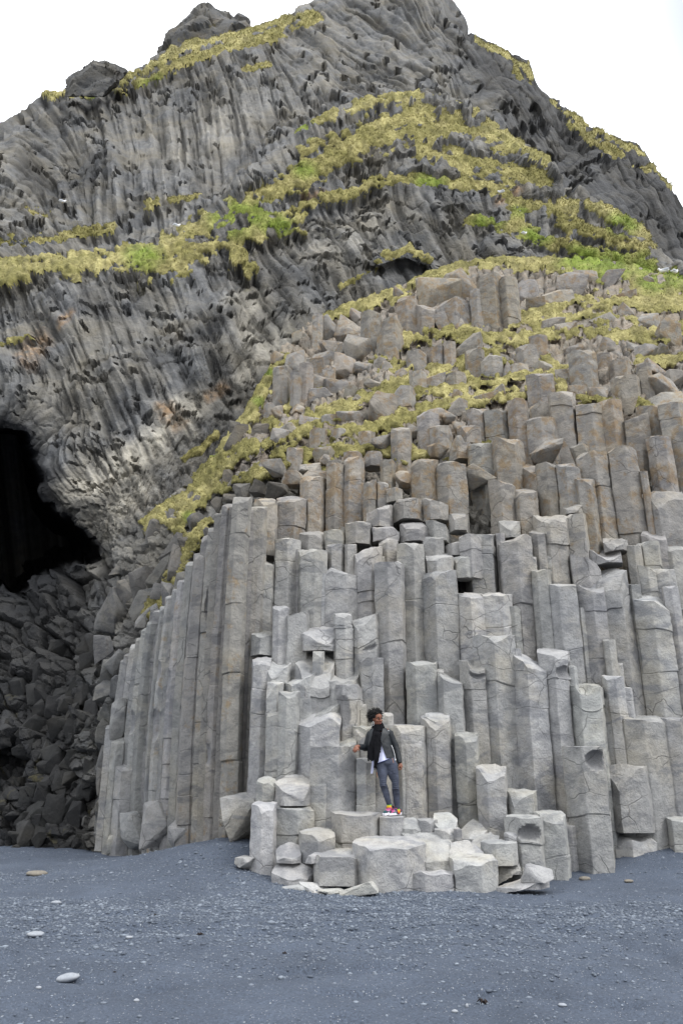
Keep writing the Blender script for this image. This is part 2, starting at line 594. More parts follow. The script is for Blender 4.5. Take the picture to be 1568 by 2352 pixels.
A_DEPTH = [(-80, 300, 54), (0, 272, 55), (0, 450, 47), (0, 640, 42), (-80, 640, 42), (110, 420, 55), (200, 215, 60), (300, 300, 57), (300, 420, 52), (300, 600, 44), (450, 95, 66), (600, 60, 68), (600, 250, 58), (600, 450, 47), (800, 80, 70), (900, -65, 76), (880, 100, 68), (880, 260, 58), (1000, 60, 68), (1040, 0, 74), (1100, 200, 64), (1200, 140, 73), (1300, 400, 57), (1300, 245, 70), (1568, 470, 62), (1568, 620, 55), (1450, 400, 62), (1650, 560, 62), (1650, 720, 52), (1200, 450, 54), (1480, 350, 66)]
B_DEPTH = [(-80, 606, 33), (0, 595, 33), (325, 550, 33), (500, 455, 34.5), (600, 430, 36), (630, 345, 37.5), (784, 240, 39.5), (884, 214, 43), (1064, 239, 45), (1289, 446, 42), (1568, 606, 38), (1650, 650, 38), (900, 330, 39), (1100, 400, 38.5), (900, 420, 37.3), (1000, 440, 36.8), (1000, 550, 35), (800, 500, 34.5), (1200, 560, 36), (1400, 600, 36), (640, 520, 33.2), (560, 600, 31.5), (700, 600, 32.5), (850, 600, 33.5), (1000, 640, 34), (1200, 660, 36), (1568, 700, 37), (0, 650, 31), (300, 640, 30.5), (0, 800, 28.4), (300, 800, 27.5), (500, 800, 27.5), (640, 800, 29), (0, 950, 27), (300, 950, 26), (480, 950, 26.8), (600, 950, 27.5), (100, 1080, 25.6), (0, 1050, 28), (330, 1100, 25.2), (330, 1200, 24.8), (450, 1150, 25.6), (215, 1200, 25), (180, 1160, 25.2), (260, 1290, 24.3), (0, 1340, 28), (120, 1320, 26.5), (0, 1450, 26), (150, 1400, 24.8), (250, 1450, 22.5), (0, 1600, 23.5), (150, 1600, 21.6), (240, 1650, 19.8), (0, 1800, 21), (150, 1800, 20.2), (240, 1900, 18.7), (-80, 1960, 20.5), (0, 1960, 19.8), (150, 1960, 19.1), (300, 1990, 18.6), (-80, 1300, 30), (-80, 900, 27)]
YA = TPS([p[:2] for p in A_DEPTH], [p[2] for p in A_DEPTH], 0.01)
YB = TPS([p[:2] for p in B_DEPTH], [p[2] for p in B_DEPTH], 0.01)

A_DIR = [(40, 300, 50), (50, 400, 62), (0, 520, 62), (60, 600, 50), (130, 430, 15), (250, 300, 10), (250, 430, -5), (400, 350, 5), (500, 300, 8), (600, 180, 20), (560, 400, 5), (680, 300, 15), (700, 100, 55), (800, 80, 66), (900, 150, 68), (850, 210, 62), (1000, 40, 35), (1050, 180, 25), (1150, 260, 40), (1300, 350, 42), (1450, 450, 35), (1550, 580, 20)]
B_DIR = [(0, 680, 10), (100, 700, 25), (80, 760, 30), (250, 660, 20), (400, 700, 25), (600, 650, 28), (800, 560, 30), (1000, 520, 32), (600, 740, 35), (480, 820, 22), (300, 880, 30), (150, 900, 20), (100, 960, -60), (420, 960, 25), (300, 1030, 30), (150, 1120, 40), (320, 1130, 30), (900, 400, 10), (1150, 520, 15), (1400, 560, 20), (100, 1400, -10), (150, 1700, 15)]

A_GRASS = [([(105, 215), (200, 219), (285, 178), (350, 150), (430, 105), (520, 85), (600, 62), (660, 48), (720, 35)], 12, 0.0),
           ([(270, 205), (350, 178), (420, 143), (500, 115), (580, 95), (650, 70), (730, 42)], 15, 0.0),
           ([(1090, 95), (1150, 122), (1210, 150), (1222, 180)], 12, -0.2), ([(1180, 160), (1230, 215)], 10, -0.3),
           ([(1260, 235), (1320, 270), (1400, 318), (1478, 358)], 11, -0.25), ([(1310, 280), (1380, 335), (1450, 380), (1490, 395)], 20, -0.42),
           ([(1490, 380), (1540, 440)], 8, -0.2), ([(60, 490), (110, 495)], 18, -0.4), ([(330, 470), (460, 450)], 16, -0.45),
           ([(0, 560), (150, 545), (260, 520)], 22, -0.35), ([(560, 160), (620, 150)], 10, -0.35)]
B_GRASS = [([(-480, 665), (-20, 618), (100, 603), (230, 594), (330, 582), (430, 548), (520, 498), (600, 448), (700, 398), (790, 345), (870, 292), (960, 262), (1040, 282)], 33, 0.05),
           ([(300, 602), (400, 608), (500, 565), (600, 522), (680, 506)], 34, 0.0), ([(540, 590), (570, 615)], 22, -0.1),
           ([(640, 300), (700, 290), (770, 258)], 20, -0.1), ([(800, 250), (880, 222), (960, 215)], 16, -0.1), ([(690, 350), (820, 300)], 20, -0.3),
           ([(690, 472), (800, 442), (880, 413), (960, 412), (1060, 426), (1140, 438)], 15, 0.0),
           ([(860, 320), (1000, 300), (1110, 300), (1190, 345), (1255, 378)], 40, -0.18), ([(960, 350), (1050, 375), (1150, 392), (1250, 425)], 34, -0.22),
           ([(1000, 215), (1090, 262), (1180, 325)], 12, -0.15),
           ([(1090, 503), (1160, 522), (1210, 540), (1340, 575), (1430, 592), (1500, 610)], 19, 0.0), ([(1165, 458), (1240, 477), (1330, 466), (1420, 496), (1485, 540)], 20, -0.1),
           ([(1260, 500), (1400, 545), (1500, 580)], 22, -0.3), ([(1320, 600), (1450, 625), (1600, 655), (2200, 765)], 22, 0.0), ([(0, 645), (80, 628), (180, 640)], 24, -0.3),
           ([(880, 590), (930, 570), (985, 600)], 13, -0.1), ([(780, 660), (870, 605)], 12, -0.25), ([(1150, 440), (1190, 500)], 14, -0.1), ([(400, 640), (440, 625)], 12, -0.2),
           ([(0, 800), (70, 775)], 14, -0.4), ([(430, 1050), (500, 1000)], 12, -0.1)]
K_GRASS = [([(955, 642), (1060, 608), (1170, 602), (1300, 606), (1400, 612)], 19, 0.1), ([(735, 724), (830, 700), (920, 668), (960, 642)], 17, 0.1),
           ([(1310, 622), (1430, 612), (1460, 640), (1600, 662), (2200, 772)], 31, 0.05), ([(1200, 728), (1290, 692), (1400, 692), (1600, 700), (2200, 810)], 24, 0.0), ([(1450, 660), (1600, 690), (2200, 800)], 19, -0.1),
           ([(930, 785), (1000, 768), (1080, 768), (1130, 792), (1230, 772), (1350, 762), (1500, 772), (1600, 762), (2200, 872)], 26, -0.1), ([(1180, 740), (1300, 735), (1450, 730)], 26, -0.25),
           ([(715, 975), (830, 922), (950, 892), (1080, 877), (1230, 862)], 26, 0.05), ([(740, 1003), (830, 987), (900, 972), (1010, 932), (1200, 905)], 20, 0.0),
           ([(552, 965), (590, 895), (625, 842)], 41, 0.2), ([(600, 1078), (700, 1047), (780, 1032), (880, 1022), (930, 1042), (1060, 1047), (1110, 1030)], 23, 0.05),
           ([(335, 1197), (420, 1142), (455, 1100), (510, 1042), (535, 1000)], 22, 0.1), ([(400, 1203), (470, 1132), (520, 1062), (590, 1022), (700, 985)], 22, 0.05),
           ([(500, 1122), (560, 1098), (640, 1075)], 17, 0.1), ([(610, 960), (680, 1000), (650, 1040)], 31, -0.1), ([(870, 830), (960, 850), (1100, 830), (1200, 830)], 26, -0.2),
           ([(340, 1412), (390, 1332), (440, 1243), (462, 1213)], 19, 0.1), ([(1280, 1005), (1350, 1010)], 14, 0), ([(1330, 912), (1400, 922), (1480, 930)], 17, 0), ([(1470, 832), (1600, 822), (2200, 932)], 22, -0.1),
           ([(1250, 830), (1290, 870), (1300, 920)], 22, -0.1), ([(720, 1090), (820, 1060)], 14, -0.1), ([(1100, 905), (1230, 890)], 14, 0), ([(640, 945), (700, 905), (760, 880)], 17, -0.15)]
GREEN = [(330, 592, 45), (540, 505, 60), (600, 500, 45), (640, 520, 40), (700, 395, 30), (1190, 490, 22), (1120, 510, 40), (1430, 515, 40), (1340, 605, 60), (1400, 610, 60), (1550, 635, 50), (985, 422, 40), (1230, 545, 40), (360, 205, 40), (595, 925, 16), (620, 860, 14), (490, 1045, 10), (440, 1190, 18), (230, 215, 30), (1480, 610, 40), (1500, 650, 40), (690, 300, 35)]


def grass_mask(u, v, strokes, rough):
    m = np.full(np.shape(u), -1.0)
    uw = u + 9 * n2(u, v, 26, 2, 31)
    vw = v + 7 * n2(u, v, 20, 2, 32)
    for pts, r, bias in strokes:
        m = np.maximum(m, np.minimum(stroke(uw, vw, pts, r), 0.8) + bias)
    return m + 1.15 * rough * n2(u, v * 1.6, 15, 3, 33) + 0.42 * n2(u, v * 1.3, 42, 2, 34) - 0.20


def green_mask(u, v):
    g = np.zeros(np.shape(u))
    for x, y, r in GREEN:
        g = np.maximum(g, 1 - np.hypot(u - x, (v - y) * 1.4) / (1.3 * r))
    return np.clip(g * 1.6, 0, 1)


def grid_normals(P):
    du = np.gradient(P, axis=1)
    dv = np.gradient(P, axis=0)
    n = np.cross(dv, du)
    n /= np.linalg.norm(n, axis=-1, keepdims=True) + 1e-9
    to = P - np.array([0, 0, CAM_Z])
    s = np.sign((n * to).sum(-1, keepdims=True))
    return -n * s


def quads(nv, nu):
    i = np.arange(nv * nu).reshape(nv, nu)
    return np.stack([i[:-1, :-1], i[1:, :-1], i[1:, 1:], i[:-1, 1:]], -1).reshape(-1, 4)


GRASS_V, GRASS_F, GRASS_G, GRASS_T = [], [], [], []
_gn = [0]


def add_grass(V, F, g, t):
    GRASS_V.append(V); GRASS_F.append(F + _gn[0]); GRASS_G.append(g); GRASS_T.append(t)
    _gn[0] += len(V)


def layer(name, u0, u1, top, bot, step, Yf, relief, strokes, rough, jag, back, attrs, thick=0.010, blade=1.0, nblade=20000):
    nu = int((u1 - u0) / step)
    us = np.linspace(u0, u1, nu)
    tv = pl(top, us)
    tv = tv + jag * n2(us, us * 0, 9, 3, 5) + jag * 1.2 * n2(us, us * 0, 34, 2, 6)
    bv = bot(us)
    nv = int(np.max(bv - tv) / step)
    tt = np.linspace(0, 1, nv)[:, None]
    u = np.broadcast_to(us, (nv, nu)).copy()
    v = tv + tt * (bv - tv)
    Y = Yf(u, v, v - tv)
    P = at(u, v, Y)
    N = grid_normals(P)
    N = N + np.array([0, -0.5, 0.0]); N /= np.linalg.norm(N, axis=-1, keepdims=True)
    px = Y / FPX                                   # metres per picture unit here
    gm = grass_mask(u, v, strokes, rough)
    disp, tone = relief(u, v, Y)
    soft = smooth(gm, -0.3, 0.15)
    disp = disp * (1 - 0.92 * soft)
    fade = smooth(v - tv, 0, 10)
    P2 = P + N * (disp * px * (0.35 + 0.65 * fade))[..., None]
    # the far side: fall away behind the skyline
    rows = []
    Ptop = P2[0].copy()
    for k, (dy, dz) in enumerate(((0.8, -0.3), (2.5, -1.6), (6, -5), (12, -14))):
        rows.append(Ptop + np.array([0, dy, dz]) * back)
    rows = rows[::-1]
    full = np.concatenate([np.stack(rows), P2], 0)
    nb = len(rows)
    F = quads(nv + nb, nu)
    at_ = {'tone': np.concatenate([np.repeat(tone[:1], nb, 0), tone], 0).ravel()}
    for k, f in attrs.items():
        a = f(u, v)
        at_[k] = np.concatenate([np.repeat(a[:1], nb, 0), a], 0).ravel()
    for k in ('dark', 'pale', 'rust', 'moss'):
        at_.setdefault(k, np.zeros(len(full) * nu))
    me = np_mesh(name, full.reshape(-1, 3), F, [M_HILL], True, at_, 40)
    o = link(name, me)
    tag(o, kind='structure')
    # turf: a sheet of its own lying on the rock
    F0 = quads(nv, nu)
    keep = (gm.ravel()[F0] > 0.0).sum(1) >= 3
    if keep.any():
        F9, E9, k1, k2, k3, kc, ka = cells(u + 5 * n2(u, v, 12, 2, 44), v + 5 * n2(u, v, 12, 2, 45), 17.0, 1.2, u * 0 + 1.3, 47)
        bulge = 0.25 + 1.5 * np.sqrt(np.clip(1 - F9 * 1.5, 0, 1)) * (0.5 + 0.8 * k1) + 0.3 * n2(u, v, 6, 2, 42)
        off = np.clip(gm * 2.2, -0.25, 1.0) * (1.2 + 4.6 * bulge) * px
        G = P2 + (N * 0.7 + np.array([0, -0.15, 0.45])) * off[..., None]
        Fk = F0[keep]
        used, inv = np.unique(Fk, return_inverse=True)
        gr = green_mask(u, v).ravel()[used]
        tn = np.clip(0.5 + 0.35 * n2(u, v, 11, 2, 43).ravel()[used], 0, 1)
        add_grass(G.reshape(-1, 3)[used], inv.reshape(-1, 4), gr, tn)
        # blades: thin drooping leaves
        gv = G.reshape(-1, 3)
        idx = RNG.choice(Fk[:, 0], nblade)
        base = gv[idx] + RNG.normal(0, 1, (nblade, 3)) * (px.ravel()[idx] * 1.2)[:, None]
        L = px.ravel()[idx] * RNG.uniform(3, 8, nblade) * blade
        out = N.reshape(-1, 3)[idx] * RNG.uniform(0.5, 1.1, (nblade, 1)) + RNG.normal(0, 0.45, (nblade, 3)) + np.array([0, 0, 0.25])
        out /= np.linalg.norm(out, axis=1, keepdims=True)
        mid = base + out * (L * 0.6)[:, None]
        tip = mid + (out * 0.3 + np.array([0, -0.05, -0.45])) * (L * 0.6)[:, None]
        side = np.cross(out, RNG.normal(0, 1, (nblade, 3)))
        side /= np.linalg.norm(side, axis=1, keepdims=True) + 1e-9
        w = (px.ravel()[idx] * RNG.uniform(0.5, 1.1, nblade))[:, None]
        Vb = np.stack([base - side * w, base + side * w, mid + side * w * 0.8, mid - side * w * 0.8, tip + side * w * 0.1, tip - side * w * 0.1], 1).reshape(-1, 3)
        b6 = (np.arange(nblade) * 6)[:, None]
        Fb = np.concatenate([b6 + np.array([[0, 1, 2, 3]]), b6 + np.array([[3, 2, 4, 5]])], 0)
        g6 = np.repeat(green_mask(u, v).ravel()[idx], 6)
        t6 = np.repeat(RNG.uniform(0.15, 1.0, nblade), 6)
        add_grass(Vb, Fb, g6, t6)
    return o


def ribs(u, v, R, sd, hol, scale):
    """columnar jointing seen from the side: long ribs, steps where they broke off, dark sockets under the steps"""
    # each broken shelf shifts the ribs a little, so that they do not run unbroken over the whole face
    F3, E3, s1, s2, s3, c3, a3 = cells(u + 12 * n2(u, v, 38, 2, sd), v + 12 * n2(u, v, 38, 2, sd + 1), 34.0 * scale, 1.5, u * 0 + 1.2, sd + 2)
    L, ang = R(u + 5 * (s1 - .5), v + 5 * (s2 - .5))
    d = 2.4 * L - 4.2 * smooth(-L, 0.6, 1.6)
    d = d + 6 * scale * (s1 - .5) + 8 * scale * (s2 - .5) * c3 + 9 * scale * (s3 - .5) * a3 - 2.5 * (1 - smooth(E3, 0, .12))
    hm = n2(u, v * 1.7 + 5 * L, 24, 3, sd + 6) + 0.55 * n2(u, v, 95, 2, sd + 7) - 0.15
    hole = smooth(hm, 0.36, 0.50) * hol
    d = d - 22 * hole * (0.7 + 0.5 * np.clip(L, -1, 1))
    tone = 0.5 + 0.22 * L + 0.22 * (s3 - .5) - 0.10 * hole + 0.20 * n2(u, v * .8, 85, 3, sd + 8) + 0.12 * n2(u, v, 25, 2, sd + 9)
    return d, tone, ang


RIB_A = Ribs(A_DIR, (-490, -110, 2210, 860), 71)
RIB_B = Ribs(B_DIR, (-490, 200, 2210, 1460), 171)


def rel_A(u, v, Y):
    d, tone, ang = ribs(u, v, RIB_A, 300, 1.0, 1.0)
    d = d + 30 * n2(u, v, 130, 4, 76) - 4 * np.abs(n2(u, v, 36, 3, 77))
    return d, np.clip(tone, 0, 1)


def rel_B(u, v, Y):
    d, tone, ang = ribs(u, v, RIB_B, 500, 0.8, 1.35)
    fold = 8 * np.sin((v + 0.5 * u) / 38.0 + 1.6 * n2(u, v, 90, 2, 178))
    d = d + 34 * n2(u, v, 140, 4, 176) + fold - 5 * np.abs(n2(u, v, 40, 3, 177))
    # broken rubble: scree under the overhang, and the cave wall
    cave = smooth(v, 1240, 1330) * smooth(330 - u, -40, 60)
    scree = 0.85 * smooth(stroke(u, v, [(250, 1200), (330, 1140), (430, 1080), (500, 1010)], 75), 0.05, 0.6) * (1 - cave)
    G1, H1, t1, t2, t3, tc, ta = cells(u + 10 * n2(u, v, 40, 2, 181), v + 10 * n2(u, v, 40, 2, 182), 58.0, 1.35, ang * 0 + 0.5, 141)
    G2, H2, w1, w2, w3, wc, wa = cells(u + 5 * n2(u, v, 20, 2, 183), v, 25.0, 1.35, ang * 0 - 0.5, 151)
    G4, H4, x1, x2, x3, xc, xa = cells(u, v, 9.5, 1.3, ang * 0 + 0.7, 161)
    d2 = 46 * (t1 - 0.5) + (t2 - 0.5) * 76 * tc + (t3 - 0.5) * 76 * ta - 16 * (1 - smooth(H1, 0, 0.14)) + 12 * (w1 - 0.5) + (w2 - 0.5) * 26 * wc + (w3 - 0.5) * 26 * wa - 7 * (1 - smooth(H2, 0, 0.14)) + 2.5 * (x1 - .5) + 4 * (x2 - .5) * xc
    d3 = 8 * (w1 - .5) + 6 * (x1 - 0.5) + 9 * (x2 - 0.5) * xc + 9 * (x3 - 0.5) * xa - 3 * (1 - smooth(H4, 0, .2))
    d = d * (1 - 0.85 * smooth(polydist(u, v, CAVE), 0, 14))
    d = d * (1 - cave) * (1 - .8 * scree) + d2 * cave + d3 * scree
    tone = tone * (1 - 0.75 * smooth(polydist(u, v, CAVE), -4, 14))  # cave shade deepened by colour: tone drops inside the outline
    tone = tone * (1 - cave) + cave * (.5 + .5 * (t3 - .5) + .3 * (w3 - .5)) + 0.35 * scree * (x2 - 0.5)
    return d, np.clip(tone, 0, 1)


CAVE = [(-300, 960), (0, 985), (45, 988), (80, 1075), (112, 1150), (132, 1172), (175, 1195), (208, 1226), (224, 1252), (214, 1285), (150, 1308), (90, 1330), (40, 1350), (-300, 1420)]
CAVE2 = [(-100, 1700), (40, 1715), (85, 1730), (70, 1790), (30, 1850), (-100, 1880)]


def YBf(u, v, dtop):
    Y = YB(u, v)
    w = 10 * n2(u, v, 30, 2, 90)
    c = polydist(u + w, v + w, CAVE)
    Y = Y + 17.0 * smooth(c, -4, 16) + 8 * smooth(c, 15, 90)
    c2 = polydist(u + w, v + w, CAVE2)
    Y = Y + 1.6 * smooth(c2, -4, 30)
    hole = stroke(u, v, [(905, 622), (975, 612)], 26)
    Y = Y + 0.0 * hole - 0.9 * smooth(stroke(u, v, [(870, 600), (925, 580), (985, 600)], 24), 0, 0.7)
    Y = Y + 2.5 * (1 - smooth(dtop, 0, 60)) ** 2
    return Y


def rel_K(u, v, Y):
    F, E, r1, r2, r3, cc, aa = cells(u + 6 * n2(u, v, 26, 2, 281), v + 6 * n2(u, v, 26, 2, 282), 34.0, 1.2, u * 0, 211)
    F2, E2, q1, q2, q3, c2, a2 = cells(u, v, 15.0, 1.2, u * 0 + 0.4, 221)
    d = 13 * (r1 - 0.5) + (r2 - 0.5) * 15 * cc + (r3 - 0.5) * 15 * aa - 10 * (1 - smooth(E, 0, 0.2)) + 6 * (q1 - 0.5) + (q2 - 0.5) * 10 * c2 + (q3 - 0.5) * 10 * a2 - 4 * (1 - smooth(E2, 0, 0.2)) + 14 * n2(u, v, 80, 3, 230)
    tone = np.clip(0.55 + 0.4 * (r2 - 0.5) + 0.35 * (q2 - 0.5), 0, 1)
    return d, tone


def YKf(u, v, dtop):
    Y = YK(u, v)
    Y = Y + 0.42 + 0.72 * (1 - smooth(Y, 16.2, 19.5)) * smooth(u, 300, 620) + 0.5 * (1 - smooth(u, 300, 620)) * (1 - smooth(Y, 18, 22))
    Y = Y - 0.32 * smooth(grass_mask(u, v, K_GRASS, 0.3), -0.5, 0.3)
    return Y + 1.2 * (1 - smooth(dtop, 0, 50)) ** 2


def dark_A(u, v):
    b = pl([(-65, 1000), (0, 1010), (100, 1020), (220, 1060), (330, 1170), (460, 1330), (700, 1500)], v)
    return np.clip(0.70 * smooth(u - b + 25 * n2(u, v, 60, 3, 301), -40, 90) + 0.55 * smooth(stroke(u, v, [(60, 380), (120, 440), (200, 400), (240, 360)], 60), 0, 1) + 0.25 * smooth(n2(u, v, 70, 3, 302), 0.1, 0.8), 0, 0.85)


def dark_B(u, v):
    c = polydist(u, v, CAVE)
    d = 0.97 * smooth(c, -45, 30) + 0.86 * smooth(v, 1290, 1340) * (1 - smooth(u, 150, 270)) + 0.5 * smooth(polydist(u, v, [(-100, 940), (60, 960), (140, 1080), (180, 1190), (60, 1200), (-100, 1100)]), -10, 40)  # in and around the cave, its shade is painted into the rock colour
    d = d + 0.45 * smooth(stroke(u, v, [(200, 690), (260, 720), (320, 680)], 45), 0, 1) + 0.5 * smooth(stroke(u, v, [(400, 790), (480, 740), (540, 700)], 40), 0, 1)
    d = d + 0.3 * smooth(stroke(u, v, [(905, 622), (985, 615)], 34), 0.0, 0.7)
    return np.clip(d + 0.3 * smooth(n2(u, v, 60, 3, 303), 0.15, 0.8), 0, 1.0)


def pale_B(u, v):
    p = 0
    for pts, r, a in (([(560, 700), (620, 780)], 70, 1.0), ([(610, 800), (560, 860)], 40, 0.7), ([(150, 1130), (260, 1080), (380, 990), (430, 930)], 75, 0.75), ([(250, 1200), (330, 1130)], 70, 0.6), ([(860, 520), (760, 570)], 60, 0.35), ([(380, 980), (440, 1000)], 40, 0.6)):
        p = np.maximum(p, a * smooth(stroke(u, v, pts, r), 0, 0.9))
    return np.clip(1.25 * p * (0.8 + 0.5 * n2(u, v, 40, 3, 305)), 0, 1)


def rust_B(u, v):
    p = 0
    for pts, r in (([(60, 810), (90, 770)], 40), ([(140, 740), (160, 720)], 22), ([(380, 930), (410, 970)], 35), ([(480, 900), (520, 870)], 22), ([(820, 430), (700, 440)], 16), ([(1140, 470), (1190, 440)], 14)):
        p = np.maximum(p, smooth(stroke(u, v, pts, r), 0, 0.9))
    return p


mossA = lambda u, v: 0.25 + 0 * u
mossB = lambda u, v: 0.35 * (1 - smooth(v, 700, 1000)) + 0.7 * smooth(v, 1450, 1700) * (1 - smooth(u, 150, 300))
mossK = lambda u, v: 0.85 * (1 - smooth(v, 1050, 1150))

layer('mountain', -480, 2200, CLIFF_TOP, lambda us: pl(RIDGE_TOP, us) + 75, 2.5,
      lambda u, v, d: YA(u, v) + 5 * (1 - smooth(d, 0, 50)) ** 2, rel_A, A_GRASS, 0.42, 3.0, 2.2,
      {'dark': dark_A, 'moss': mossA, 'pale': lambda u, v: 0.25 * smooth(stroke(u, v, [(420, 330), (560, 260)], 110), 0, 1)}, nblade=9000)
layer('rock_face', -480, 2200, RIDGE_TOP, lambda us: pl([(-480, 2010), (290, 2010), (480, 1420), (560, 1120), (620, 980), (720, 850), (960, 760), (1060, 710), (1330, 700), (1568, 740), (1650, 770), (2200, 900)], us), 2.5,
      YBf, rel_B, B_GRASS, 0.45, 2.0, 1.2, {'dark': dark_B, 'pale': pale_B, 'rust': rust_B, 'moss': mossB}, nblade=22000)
layer('hill', 262, 2200, KNOLL_TOP, lambda us: 2030 + 0 * us, 2.6, YKf, rel_K, K_GRASS, 0.5, 2.0, 0.8,
      {'pale': lambda u, v: 0.30 + 0 * u, 'rust': lambda u, v: 0.35 * (1 - smooth(v, 1050, 1150)), 'moss': mossK, 'dark': lambda u, v: 0.35 * smooth(v, 1150, 1300)}, nblade=22000, blade=0.8)

gme = np_mesh('grass', np.concatenate(GRASS_V), np.concatenate(GRASS_F), [M_GRASS], True,
              {'green': np.concatenate(GRASS_G), 'tone': np.concatenate(GRASS_T)})
go = link('grass', gme)
tag(go, 'dry yellow and green grass growing along the ledges of the cliff', 'grass', kind='stuff')

# ---------------------------------------------------------------- sand
def sand_base(x, y):
    """height of the beach"""
    c = lambda cx, cy, rx, ry, h: h * np.exp(-(((x - cx) / rx) ** 2 + ((y - cy) / ry) ** 2))
    z = 0 * x
    z = z + c(-1.9, 14.6, 1.3, 1.6, 0.46) + c(-3.2, 15.6, 1.6, 1.5, 0.16)
    z = z + c(5.6, 14.4, 1.5, 1.1, 0.38) + c(8.5, 14.4, 2.0, 1.4, 0.40) + c(3.4, 14.4, 1.3, 1.2, 0.12)
    z = z - 0.05 * smooth(y, 6.5, 3.0)
    return z


def sand_z(x, y):
    p = np.stack([x, y, 0 * x], -1)
    near = 1 - smooth(y, 9.0, 13.0)
    z = sand_base(x, y) + 0.03 * fbm(p * 0.8, 3, 51) + 0.010 * fbm(p * np.array([3.2, 4.5, 1]), 3, 52)
    # old footprints and ripples, worn
    h = vnoise(p * np.array([2.1, 2.7, 1]), 53)
    z = z - (0.018 + 0.045 * near) * smooth(h, 0.15, 0.7) + 0.014 * near * np.abs(vnoise(p * np.array([1.7, 4.2, 1]), 54))
    z = z + (0.4 + .6 * near) * (0.022 * vnoise(p * np.array([2.6, 3.4, 1]) + 9, 58) + 0.012 * vnoise(p * np.array([5.5, 6.5, 1]), 59))
    z = z + 0.005 * fbm(p * 14, 2, 55)
    return z


ys = np.concatenate([np.linspace(-25, 4.2, 16)[:-1], 4.2 + (20.5 - 4.2) * np.linspace(0, 1, 420) ** 1.35, np.array([24, 30, 40, 60, 100])])
xs = np.concatenate([np.array([-120, -60, -35, -22]), np.linspace(-14, 14, 560), np.array([22, 35, 60, 120])])
X, Yg = np.meshgrid(xs, ys)
Z = sand_z(X, Yg)
sme = np_mesh('sand', np.stack([X, Yg, Z], -1).reshape(-1, 3), quads(len(ys), len(xs)), [M_SAND])
so = link('sand', sme)
tag(so, kind='structure')


def ico(sub=1):
    bm = bmesh.new()
    bmesh.ops.create_icosphere(bm, subdivisions=sub, radius=1.0)
    V = np.array([v.co[:] for v in bm.verts])
    F = np.array([[v.index for v in f.verts] for f in bm.faces])
    bm.free()
    return V, F


# gravel: a band of small stones below the rocks, thinning out towards the water
iv, if_ = ico(1)
NP = 46000
gy = np.concatenate([RNG.normal(11.2, 1.7, int(NP * 0.78)), RNG.uniform(5.2, 18.5, NP - int(NP * 0.78))])
gx = RNG.uniform(-1, 1, NP) * (gy * 0.47 + 0.4)
dens = np.clip(0.75 + 0.9 * fbm(np.stack([gx, gy, 0 * gx], -1) * 0.5, 2, 57) - 0.35 * smooth(gx, 1.0, 4.0), 0.06, 1)
ok = (RNG.random(NP) < dens) & (gy > 5) & (gy < 18.5)
gx, gy = gx[ok], gy[ok]
NP = len(gx)
r = np.exp(RNG.normal(math.log(0.0112), 0.36, NP)).clip(0.006, 0.04)
gz = sand_z(gx, gy) + r * 0.12
sc = np.stack([r * RNG.uniform(0.9, 1.7, NP), r * RNG.uniform(0.8, 1.2, NP), r * RNG.uniform(0.4, 0.75, NP)], -1)
a = RNG.uniform(0, PI, NP)
pv = iv[None] * sc[:, None] * (1 + 0.12 * RNG.normal(0, 1, (NP, len(iv), 1)))
rx = pv[..., 0] * np.cos(a)[:, None] - pv[..., 1] * np.sin(a)[:, None]
ry = pv[..., 0] * np.sin(a)[:, None] + pv[..., 1] * np.cos(a)[:, None]
pv = np.stack([rx + gx[:, None], ry + gy[:, None], pv[..., 2] + gz[:, None]], -1).reshape(-1, 3)
pf = (if_[None] + (np.arange(NP) * len(iv))[:, None, None]).reshape(-1, 3)
tn = np.repeat(np.clip(RNG.beta(1.6, 3.0, NP) + (RNG.random(NP) < 0.04) * 0.6, 0, 1), len(iv))
pm = np_mesh('gravel', pv, pf, [M_PEB], True, {'tone': tn})
tag(link('gravel', pm), 'small blue-grey pebbles strewn in a band over the black sand', 'gravel', kind='stuff')
# ================================================================ basalt columns, blocks and rocks
CROPS = {'C': (900, 1700, .5102), 'D': (1700, 1700, .5102), 'E': (1700, 2500, .5102), 'B': (800, 2500, .829),
         'L': (0, 1700, .6378), 'R': (1250, 900, .797), 'G': (950, 1000, .4783), 'H': (300, 1500, .5102), 'S': (0, 0, 1.0)}


def D(crop, x, y):
    ox, oy, s = CROPS[crop]
    return (ox + x * s) * .6272, (oy + y * s) * .6272


